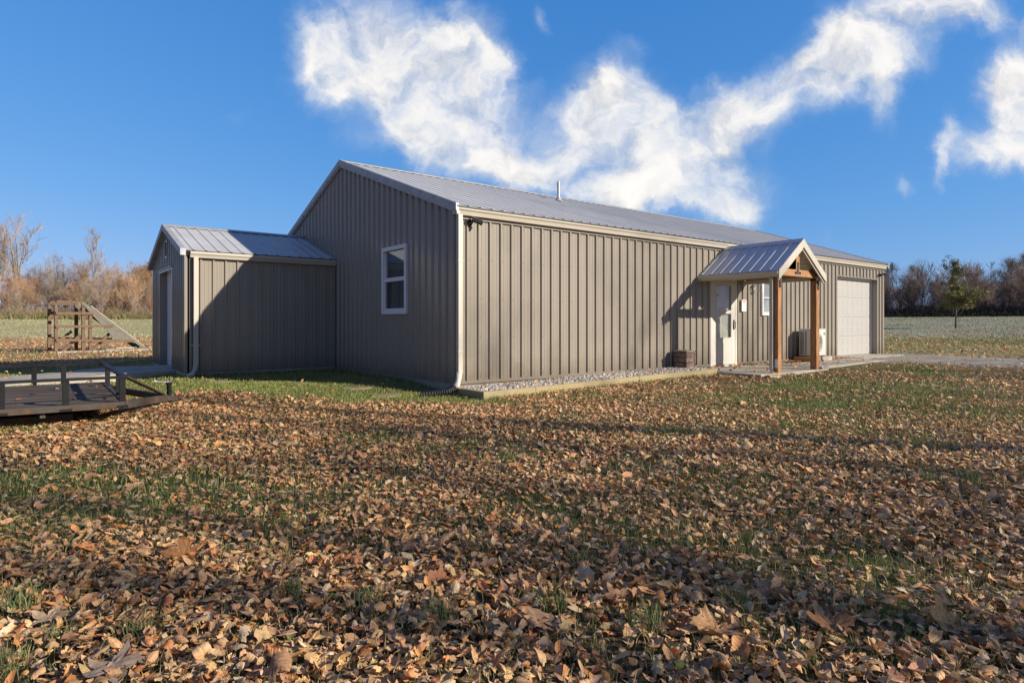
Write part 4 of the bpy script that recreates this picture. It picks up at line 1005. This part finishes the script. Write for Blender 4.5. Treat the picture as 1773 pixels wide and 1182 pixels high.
        w = tv @ np.array(Rm).T*s; w[:, 2] += -w[:, 2].min()*.8
        o = np_mesh('fallen_leaf', w, qd, tr, (M['leaf'],), np.tile(np.array(c), (len(w), 1)), uv, smooth=True)
        o.location = (p.x, p.y, z+.03); tag(o, lab, 'leaf', 'large fallen leaves in the foreground')
build_litter()

# ------------------------------------------------------------------ grass
def blades(x, y, z, h, w, col, lean=.5):
    n = len(x); a = rng.uniform(0, 2*np.pi, n); l = rng.uniform(.1, lean, n)*h; b = rng.uniform(0, 2*np.pi, n)
    dx, dy = np.cos(a)*w/2, np.sin(a)*w/2; lx, ly = np.cos(b)*l, np.sin(b)*l
    v = np.stack([np.stack([x-dx, y-dy, z-.01], -1), np.stack([x+dx, y+dy, z-.01], -1),
                  np.stack([x+dx*.8+lx*.35, y+dy*.8+ly*.35, z+h*.6], -1), np.stack([x-dx*.8+lx*.35, y-dy*.8+ly*.35, z+h*.6], -1), np.stack([x+lx, y+ly, z+h], -1)], 1)
    o = np.arange(n)[:, None]*5
    return v.reshape(-1, 3), o+np.array([[0, 1, 2, 3]]), o+np.array([[3, 2, 4]]), np.repeat(col, 5, 0)
def build_grass():
    G = 1.75*np.array([(.085,.115,.028),(.11,.14,.04),(.07,.085,.025),(.28,.22,.11),(.22,.18,.08),(.14,.15,.05)])
    parts = []
    def go(n, r0, r1, h0, h1, w, thr):
        x, y, r = frustum_pts(n, r0, r1); g = green(x, y)
        k = (rng.random(n) < np.clip(g*1.2+thr, 0, 1)) & ~sheltered(x, y) & (drive(x, y) < .3); x, y = x[k], y[k]; g = g[k]
        pg = np.where(g[:, None] > .35, np.array([[.30,.22,.18,.08,.09,.13]]), np.array([[.14,.08,.16,.27,.22,.13]])); cw = np.cumsum(pg, 1)
        i = (rng.random(len(x))[:, None] > cw).sum(1).clip(0, 5)
        st = strip(x, y)[:, None]; c = G[i]*rng.uniform(.7, 1.25, (len(x), 1)); c = c*(1-st*.45)+np.array([.27,.30,.06])*st*.5*rng.uniform(.7, 1.3, (len(x), 1))
        parts.append(blades(x, y, gz(x, y), rng.uniform(h0, h1, len(x))*(1-.35*st[:, 0]), w, c, .9))
    go(52000, 1.0, 4.6, .02, .07, .0032, .6)
    go(130000, 4.6, 12.0, .03, .07, .006, .36)
    go(110000, 12.0, 22.0, .035, .08, .012, .08)
    go(60000, 22.0, 46.0, .05, .10, .03, .08)
    x, y, r = frustum_pts(90000, 47.0, 100.0); k = rng.random(len(x)) < .25+.75*ss(.4, .6, fbm((x-CAM.x)*RT.x+(y-CAM.y)*RT.y, ((x-CAM.x)*F.x+(y-CAM.y)*F.y)*6, .12, 71, 3)); x, y = x[k], y[k]
    fc = np.where(((x-CAM.x)*RT.x+(y-CAM.y)*RT.y > 0)[:, None], np.array([.275, .27, .18]), np.array([.38, .35, .18]))*rng.uniform(.9, 1.06, (len(x), 1))
    parts.append(blades(x, y, gz(x, y), rng.uniform(.05, .13, len(x)), .05, fc, .9))
    for (x, y, s) in ((-5.37,-5.29,1.1),(-5.01,-5.82,.9),(-3.72,-6.60,1.0),(-3.55,-6.90,1.1),(-3.11,-7.0,.9),(-4.12,-6.40,1.0),(-4.48,-5.85,.8),(-5.28,-5.65,.6),(-5.42,-5.84,1.0),(-.12,-6.95,1.1),(-3.31,-6.34,.8),(-4.26,-6.09,.8),(-.3,-6.75,.9),(-3.6,-5.9,.7),(-2.4,-6.6,.7)):
        n = 90; a = rng.normal(0, .035, (n, 2)); xx = x+a[:, 0]; yy = y+a[:, 1]
        c = np.array([(.11,.16,.05),(.15,.20,.07),(.22,.22,.10)])[rng.integers(0, 3, n)]*rng.uniform(.7, 1.3, (n, 1))
        parts.append(blades(xx, yy, gz(xx, yy), rng.uniform(.06, .13, n)*s, .0035, c, .7))
    # ragged grass along the building foot
    for (n, fx, fy) in ((1500, lambda k: rng.uniform(-.08, -.03, k), lambda k: rng.uniform(.2, 5, k)), (1200, lambda k: rng.uniform(-2.9, 0, k), lambda k: rng.uniform(4.86, 4.97, k)), (900, lambda k: rng.uniform(-.1, 6, k), lambda k: rng.uniform(-.93, -.86, k)), (700, lambda k: rng.uniform(6, 13, k), lambda k: -1.9+rng.uniform(-.08, .03, k))):
        x, y = fx(n), fy(n); c = G[rng.integers(0, 6, n)]*rng.uniform(.8, 1.3, (n, 1)); parts.append(blades(x, y, gz(x, y), rng.uniform(.03, .09 if n > 800 else .05, n), .007, c, .8))
    V = []; Q = []; T = []; Cc = []; b = 0
    for v, q, t, c in parts: V.append(v); Q.append(q+b); T.append(t+b); Cc.append(c); b += len(v)
    o = np_mesh('lawn_grass', np.vstack(V), np.vstack(Q), np.vstack(T), (M['grass'],), np.vstack(Cc))
    tag(o, 'short green and straw coloured grass growing through the fallen leaves', 'grass', kind='stuff')
build_grass()

# ------------------------------------------------------------------ trees
def tree_mesh(seed, H, spread, levels, n_limb, n_sub, n_twig, tr, lean=0., start=.3, upright=.5, twig_r=.018, fork=False):
    """-> (trunk MB, crown verts/quads) in local coords, base at origin"""
    r = random.Random(seed); tk = MB(); cr = MB()
    def wob(p, d, L, n, jit):
        pts = [p.copy()]; dd = d.copy()
        for i in range(n):
            dd = (dd+Vector((r.gauss(0, jit), r.gauss(0, jit), r.gauss(0, jit)*.6+.05))).normalized(); pts.append(pts[-1]+dd*L/n)
        return pts
    def side(d, ang):
        a = d.orthogonal().normalized(); a.rotate(Matrix.Rotation(r.uniform(0, 2*math.pi), 3, d)); return (d*math.cos(ang)+a*math.sin(ang)).normalized()
    mains = []
    if fork:
        st = wob(Vector((0, 0, -.2)), Vector((lean, 0, 1)).normalized(), H*.24, 4, .05); tk.tube(st, [tr*1.25, tr*1.05, tr*.95, tr*.9, tr*.85], 9)
        for k in range(3):
            d = side(Vector((0, 0, 1)), r.uniform(.25, .55)); pts = wob(st[-1], d, H*r.uniform(.65, .8), 7, .10); rad = [tr*.62*(1-i/8.2) for i in range(8)]; tk.tube(pts, rad, 7); mains.append((pts, rad, .05))
    else:
        pts = wob(Vector((0, 0, -.2)), Vector((lean, 0, 1)).normalized(), H, 9, .035); rad = [tr*(1.2 if i == 0 else 1)*(1-i/10.5) for i in range(10)]; tk.tube(pts, rad, 9); mains.append((pts, rad, start))
    tips = []
    for pts, rad, s0 in mains:
        n = n_limb if not fork else max(3, n_limb//2)
        for k in range(n):
            t = s0+(1-s0)*(k+.5+r.uniform(-.4, .4))/n; f = t*(len(pts)-1); i = min(int(f), len(pts)-2); p = pts[i].lerp(pts[i+1], f-i)
            d = side((pts[i+1]-pts[i]).normalized(), r.uniform(.6, 1.15)); d = (d+Vector((0, 0, upright))).normalized()
            L = H*spread*(1.05-.55*t)*r.uniform(.6, 1.25); rb = max(rad[i]*.5, .02); b = wob(p, d, L, 5, .14)
            tk.tube(b, [rb*(1-j/5.6) for j in range(6)], 5, False)
            for q in range(n_sub):
                u = r.uniform(.2, 1); g = u*4.999; j = int(g); p2 = b[j].lerp(b[j+1], g-j)
                d2 = (side((b[j+1]-b[j]).normalized(), r.uniform(.4, 1.0))+Vector((0, 0, upright*.6))).normalized()
                L2 = L*r.uniform(.35, .8)*(1.2-.5*u); c = wob(p2, d2, L2, 3, .16); r2 = max(rb*.35*(1-u*.5), twig_r); cr.tube(c, [r2, r2*.8, r2*.6, r2*.35], 3, False)
                for w in range(n_twig):
                    u2 = r.uniform(.15, 1)*2.999; j2 = int(u2); p3 = c[j2].lerp(c[j2+1], u2-j2)
                    d3 = (side((c[j2+1]-c[j2]).normalized(), r.uniform(.3, .9))+Vector((0, 0, upright*.5))).normalized(); e = wob(p3, d3, L2*r.uniform(.4, .9), 2, .2)
                    cr.tube(e, [twig_r, twig_r*.75, twig_r*.35], 3, False); tips.append(e[-1]); tips.append(e[1])
    return tk, cr, tips
def mesh_of(mb, name, m):
    me = bpy.data.meshes.new(name); me.from_pydata(mb.v, [], mb.f); me.update(); me.materials.append(m); return me
def leaves_on(tips, n, size, cols, name, m, jitter=.25, z0=None):
    t = np.array([tuple(p) for p in tips]); i = rng.integers(0, len(t), n); p = t[i]+rng.normal(0, jitter, (n, 3))
    q = rng.normal(size=(n, 4)); q /= np.linalg.norm(q, axis=1)[:, None]; Rm = quat(q); s = rng.uniform(.6, 1.3, n)*size
    tv = np.array([(0,-.5,0),(.28,-.1,.06),(.2,.25,.04),(0,.55,0),(-.2,.25,.04),(-.28,-.1,.06)])
    v = np.einsum('nij,kj->nki', Rm, tv)*s[:, None, None]+p[:, None]; o = np.arange(n)[:, None]*6
    c = cols(p)
    quads = np.vstack([o+np.array([[0, 1, 2, 3]]), o+np.array([[0, 3, 4, 5]])])
    ob = np_mesh(name, v.reshape(-1, 3), quads, None, (m,), np.repeat(c, 6, 0)); me = ob.data; bpy.data.objects.remove(ob); return me
def put_tree(kind, meshes, loc, rot, sc, label, group):
    """meshes: list of (part name, mesh)"""
    t = thing(kind, label, 'tree', loc, group); t.rotation_euler = (0, 0, rot); t.scale = (sc, sc, sc)
    for nm, me in meshes:
        o = bpy.data.objects.new(nm, me); C.objects.link(o); o.parent = t
    return t
def at(u, d): p = CAM+F*d+RT*((u-886.5)/1065*d); return p.x, p.y
def build_trees():
    def variant(bark, twig, **k):
        tk, cr, tips = tree_mesh(**k); return [('trunk', mesh_of(tk, 'trunk', bark)), ('crown', mesh_of(cr, 'crown', twig))], tips
    bl, bd, tl, to, td = M['bark_l'], M['bark_d'], M['twig_l'], M['twig_o'], M['twig_d']
    A, tA = variant(bl, tl, seed=1, H=14, spread=.46, levels=3, n_limb=10, n_sub=9, n_twig=7, tr=.36, fork=True, upright=.3, twig_r=.017)
    A2, _ = variant(bl, tl, seed=2, H=13, spread=.44, levels=3, n_limb=16, n_sub=9, n_twig=8, tr=.24, start=.3, upright=.4, twig_r=.015)
    A3, _ = variant(bl, tl, seed=3, H=13, spread=.26, levels=3, n_limb=15, n_sub=7, n_twig=6, tr=.17, start=.4, upright=.8, twig_r=.015)
    B1, tB = variant(bl, to, seed=4, H=9, spread=.50, levels=3, n_limb=22, n_sub=10, n_twig=9, tr=.2, start=.08, upright=.4, twig_r=.017)
    B2, _ = variant(bl, tl, seed=5, H=9, spread=.52, levels=3, n_limb=22, n_sub=10, n_twig=9, tr=.18, start=.08, upright=.4, twig_r=.017)
    D1, _ = variant(bd, td, seed=6, H=12, spread=.46, levels=3, n_limb=10, n_sub=9, n_twig=8, tr=.3, fork=True, upright=.35, twig_r=.017)
    D2, _ = variant(bd, td, seed=7, H=11, spread=.44, levels=3, n_limb=18, n_sub=10, n_twig=8, tr=.24, start=.2, upright=.4, twig_r=.016)
    D3, _ = variant(bd, td, seed=8, H=9, spread=.52, levels=3, n_limb=22, n_sub=10, n_twig=9, tr=.2, start=.06, upright=.4, twig_r=.018)
    SH, _ = variant(bl, tl, seed=9, H=5.5, spread=.62, levels=3, n_limb=18, n_sub=8, n_twig=6, tr=.06, start=.01, upright=.6, twig_r=.015)
    # the wood as one mass behind the edge trees: many thin crowns merged
    def mass(name, var, n, a0, a1, d0, d1, s0, s1, pal, label):
        bv = []; bf = []; off = 0
        for nm, me in var[:2]:
            v = np.empty(len(me.vertices)*3, np.float32); me.vertices.foreach_get('co', v); bv.append(v.reshape(-1, 3))
            f = np.array([p.vertices[:] for p in me.polygons if len(p.vertices) == 4], int); bf.append(f+off); off += len(me.vertices)
        v0 = np.vstack(bv); f0 = np.vstack(bf); V = []; Q = []; Cc = []
        for k in range(n):
            a = rng.uniform(a0, a1); d = rng.uniform(d0, d1); sc = rng.uniform(s0, s1); t = rng.uniform(0, 6.28); x = CAM.x+math.sin(PSI+a)*d; y = CAM.y+math.cos(PSI+a)*d
            c, s_ = math.cos(t)*sc, math.sin(t)*sc
            V.append(np.stack([v0[:, 0]*c-v0[:, 1]*s_+x, v0[:, 0]*s_+v0[:, 1]*c+y, v0[:, 2]*sc*rng.uniform(.85, 1.1)+float(gz(x, y))-.1], -1)); Q.append(f0+k*len(v0))
            Cc.append(np.tile(np.array(pal[rng.integers(0, len(pal))])*rng.uniform(.75, 1.25), (len(v0), 1)))
        tag(np_mesh(name, np.vstack(V), np.vstack(Q), None, (M['brush'],), np.vstack(Cc)), label, 'wood', kind='stuff')
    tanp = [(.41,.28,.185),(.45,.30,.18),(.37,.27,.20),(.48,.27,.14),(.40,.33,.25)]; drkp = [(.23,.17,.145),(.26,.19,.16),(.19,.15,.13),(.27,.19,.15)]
    mass('shrub_layer', SH, 54, R(-47), R(-25), 100, 116, .4, 1.0, tanp, 'grey tan shrubs and saplings along the foot of the left wood')
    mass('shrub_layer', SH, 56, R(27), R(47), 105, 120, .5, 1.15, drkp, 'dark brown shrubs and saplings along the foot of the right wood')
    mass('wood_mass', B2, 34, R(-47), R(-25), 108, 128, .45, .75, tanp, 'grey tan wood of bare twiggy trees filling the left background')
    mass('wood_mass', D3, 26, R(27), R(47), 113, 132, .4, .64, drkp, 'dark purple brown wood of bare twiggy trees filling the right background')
    oc = leaves_on(tB, 5200, .30, lambda p: np.array([.40, .19, .07])*rng.uniform(.6, 1.3, (len(p), 1)), 'foliage', M['treeleaf'], .35)
    B1L = B1+[('foliage', oc)]
    # left wood edge: (u, distance, variant, scale, rot, label)
    left = [(28, 100, A, 1.06, .4, 'tall pale forked bare tree with wide spreading limbs at the left edge of the wood'),
            (4, 104, A3, 1.0, 1.0, 'straight dark-stemmed bare tree at the far left edge of the photo'),
            (-22, 101, A2, 1.0, 2.0, 'bare tree just past the left edge of the photo'),
            (88, 108, A2, 0.66, 3.0, 'medium bare tree right of the big forked one'),
            (112, 103, A, 0.66, 2.6, 'bare tree with a high crooked limb behind the left end of the wooden ramp'),
            (158, 99, A3, 1.0, .3, 'tall slim pale bare tree rising straight above the wooden ramp'),
            (88, 98, B1, 0.48, .9, 'low rust-tinted bushy tree left of the wooden ramp'),
            (132, 97, B1L, 0.48, 4.0, 'short rust-orange leafy tree behind the top of the wooden ramp'),
            (185, 104, B2, 0.77, 1.7, 'rounded tan twiggy tree above the sloping ramp panel'),
            (206, 109, A2, 0.64, 5.0, 'rounded bare tree midway between the ramp top and the small annex'),
            (232, 104, B2, 0.70, .8, 'dense tan twiggy tree left of the orange one beside the annex'),
            (258, 101, B1L, 0.77, 2.2, 'orange-brown leafy tree touching the left edge of the annex'),
            (290, 106, A2, 0.65, 3.3, 'bare tree hidden behind the annex')]
    right = [(1535, 112, D2, 0.77, .2, 'dark bare tree touching the right end wall of the building'),
             (1560, 106, D1, 0.67, 1.1, 'dark forked bare tree just right of the building'),
             (1583, 111, D2, 0.75, 2.7, 'tallest dark bare tree between the building and the lone green tree'),
             (1612, 107, D3, 0.63, 4.0, 'low dark bushy tree left of the lone green tree'),
             (1648, 114, D3, 0.57, 1.9, 'low dark twiggy tree behind the lone green tree'),
             (1690, 109, D3, 0.60, .5, 'low dark twiggy tree right of the lone green tree'),
             (1722, 105, D1, 0.71, 3.6, 'forked dark bare tree with open crown near the right edge'),
             (1752, 108, D2, 0.81, 5.2, 'tall dense dark bare tree at the right edge of the photo'),
             (1775, 103, D2, 0.85, 2.2, 'dark bare tree cut by the right edge of the photo'),
             (1805, 106, D1, 0.77, .9, 'dark bare tree just past the right edge of the photo')]
    for lst, gname in ((left, 'bare trees of the left wood edge'), (right, 'dark bare trees of the right wood edge')):
        for u, d, vr, sc, rot, lab in lst:
            x, y = at(u, d); put_tree('bare_tree', vr, (x, y, float(gz(x, y))), rot, sc, lab, gname)
    # lone young tree with green foliage on the right lawn
    tk, cr, tips = tree_mesh(11, 5.3, .40, 3, 26, 6, 4, .085, .05, .20, .5, .009)
    def lc(p):
        hh = np.clip(p[:, 2]/5.4, 0, 1)[:, None]; k = (rng.random(len(p)) < .25+.6*hh[:, 0])[:, None]
        return np.where(k, np.array([.15, .14, .07]), np.array([.30, .28, .06]))*rng.uniform(.6, 1.35, (len(p), 1))
    low = [t for t in tips if random.random() < max(.12, 1.15-(t.z-1.2)/2.9)]
    lm = leaves_on(low, 9500, .125, lc, 'foliage', M['treeleaf'], .10)
    x, y = at(1655, 51.5)
    put_tree('young_tree', [('trunk', mesh_of(tk, 'trunk', M['bark_d'])), ('branches', mesh_of(cr, 'branches', M['bark_l'])), ('foliage', lm)], (x, y, float(gz(x, y))), .4, .92, 'lone young tree with thin green-yellow foliage standing on the right lawn', None)
    # evergreen bush at the left wood edge
    b = [Vector((random.gauss(0, .55), random.gauss(0, .5), abs(random.gauss(.75, .4)))) for _ in range(160)]
    me = leaves_on(b, 2600, .22, lambda p: np.array([.07, .095, .025])*rng.uniform(.5, 1.5, (len(p), 1)), 'foliage', M['treeleaf'], .22)
    x, y = at(200, 92); put = thing('bush', 'small round green bush at the foot of the left wood edge', 'bush', (x, y, float(gz(x, y))))
    o = bpy.data.objects.new('foliage', me); C.objects.link(o); o.parent = put
    st = MB(); [st.tube([(0, 0, -.1), (random.gauss(0, .3), random.gauss(0, .3), .9)], [.04, .015], 4) for _ in range(7)]
    o = bpy.data.objects.new('stems', mesh_of(st, 'stems', M['bark_l'])); C.objects.link(o); o.parent = put
    # undergrowth and the wood behind, one mass nobody could count
    def brush(name, n, a0, a1, d0, d1, h0, h1, pal, label, w0=.05, w1=.14, curve=.28):
        a = rng.uniform(a0, a1, n); d = rng.uniform(d0, d1, n); x = CAM.x+np.sin(PSI+a)*d; y = CAM.y+np.cos(PSI+a)*d
        hm = .55+.75*fbm(a*60, d*.05, 1., 91, 3); h = rng.uniform(h0, h1, n)*hm*(.35+.65*rng.random(n)); w = rng.uniform(w0, w1, n)
        t = rng.uniform(0, 2*np.pi, n); lx = np.cos(t)*h*rng.uniform(0, curve*2, n); ly = np.sin(t)*h*rng.uniform(0, curve*2, n); z = gz(x, y)
        o3 = np.stack([np.cos(np.arange(3)*2.0944), np.sin(np.arange(3)*2.0944)], -1)
        rings = []
        for f, ww in ((0, 1), (.5, .75), (1, .2)):
            c = np.stack([x+lx*f*f, y+ly*f*f, z-.1+h*f], -1)[:, None]
            rings.append(c+np.concatenate([o3[None]*(w*ww/2)[:, None, None], np.zeros((n, 3, 1))], -1))
        v = np.concatenate(rings, 1).reshape(-1, 3); o = np.arange(n)[:, None, None]*9
        f = np.array([(0,1,4,3),(1,2,5,4),(2,0,3,5),(3,4,7,6),(4,5,8,7),(5,3,6,8)])
        pl = np.array(pal); c = pl[(fbm(a*25, d*.1, 1, 17, 3)*1.6*len(pl)+rng.normal(0, .7, n)).astype(int) % len(pl)]*rng.uniform(.6, 1.3, (n, 1))
        tag(np_mesh(name, v, (f[None]+o).reshape(-1, 4), None, (M['brush'],), np.repeat(c, 9, 0)), label, 'wood', kind='stuff')
    tan = [(.29,.22,.15),(.33,.24,.155),(.25,.19,.14),(.34,.21,.12),(.22,.20,.10)]
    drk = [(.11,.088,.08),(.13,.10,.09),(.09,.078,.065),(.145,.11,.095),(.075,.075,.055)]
    brush('undergrowth', 26000, R(-46), R(-24), 96, 118, .3, 2.3, tan, 'tangle of tan brush and saplings along the left wood edge', .03, .09, .5)
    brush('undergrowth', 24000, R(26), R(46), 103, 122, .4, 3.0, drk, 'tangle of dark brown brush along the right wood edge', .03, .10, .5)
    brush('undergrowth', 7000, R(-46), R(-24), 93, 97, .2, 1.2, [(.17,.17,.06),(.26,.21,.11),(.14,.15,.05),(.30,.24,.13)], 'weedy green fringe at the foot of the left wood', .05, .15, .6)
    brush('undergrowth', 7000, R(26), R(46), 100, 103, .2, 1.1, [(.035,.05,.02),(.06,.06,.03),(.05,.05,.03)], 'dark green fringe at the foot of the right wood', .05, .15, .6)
    brush('far_wood', 14000, R(-25), R(27), 112, 140, 2, 7, tan+drk, 'wood behind the building', .08, .2, .4)
    # big bare trees on the near right, outside the picture, whose shadows fall over lawn and wall
    S1, tS = variant(bl, tl, seed=21, H=17, spread=.40, levels=3, n_limb=13, n_sub=5, n_twig=4, tr=.26, start=.30, upright=.4, twig_r=.011)
    S2, tS2 = variant(bl, tl, seed=22, H=19, spread=.42, levels=3, n_limb=9, n_sub=6, n_twig=4, tr=.30, fork=True, upright=.4, twig_r=.012)
    S3, _ = variant(bl, tl, seed=23, H=18, spread=.13, levels=3, n_limb=12, n_sub=4, n_twig=3, tr=.24, start=.35, upright=.7, twig_r=.012)
    fl = leaves_on(tS, 1300, .17, lambda p: np.array([.30, .17, .08])*rng.uniform(.6, 1.3, (len(p), 1)), 'foliage', M['treeleaf'], .3)
    fl2 = leaves_on(tS2, 500, .18, lambda p: np.array([.30, .17, .08])*rng.uniform(.6, 1.3, (len(p), 1)), 'foliage', M['treeleaf'], .3)
    S1 = S1+[('foliage', fl)]; S2 = S2+[('foliage', fl2)]
    sh = Vector((.539, -.842, 0)); nn = Vector((.842, .539, 0))
    for i, (c, s, vr, sc, rot) in enumerate(SHADE):
        p = nn*c+sh*s; put_tree('shade_tree', {'a': S1, 'b': S2, 'c': S3}[vr], (p.x, p.y, float(gz(p.x, p.y))), rot, sc, 'tall bare tree with a few clinging leaves standing outside the picture on the right', 'shade trees right of the camera')
# (offset across the light, distance along it, variant, scale, rotation)
SHADE = [(-2.9, 30, 'c', 1.0, .3), (-4.5, 36, 'c', 1.0, 1.9), (-5.2, 39, 'c', 1.05, 4.1), (-7.3, 30, 'b', .9, 3.7), (-9.6, 33, 'a', 1.05, 5.2), (1.8, 44, 'b', 1.0, .7)]
build_trees()
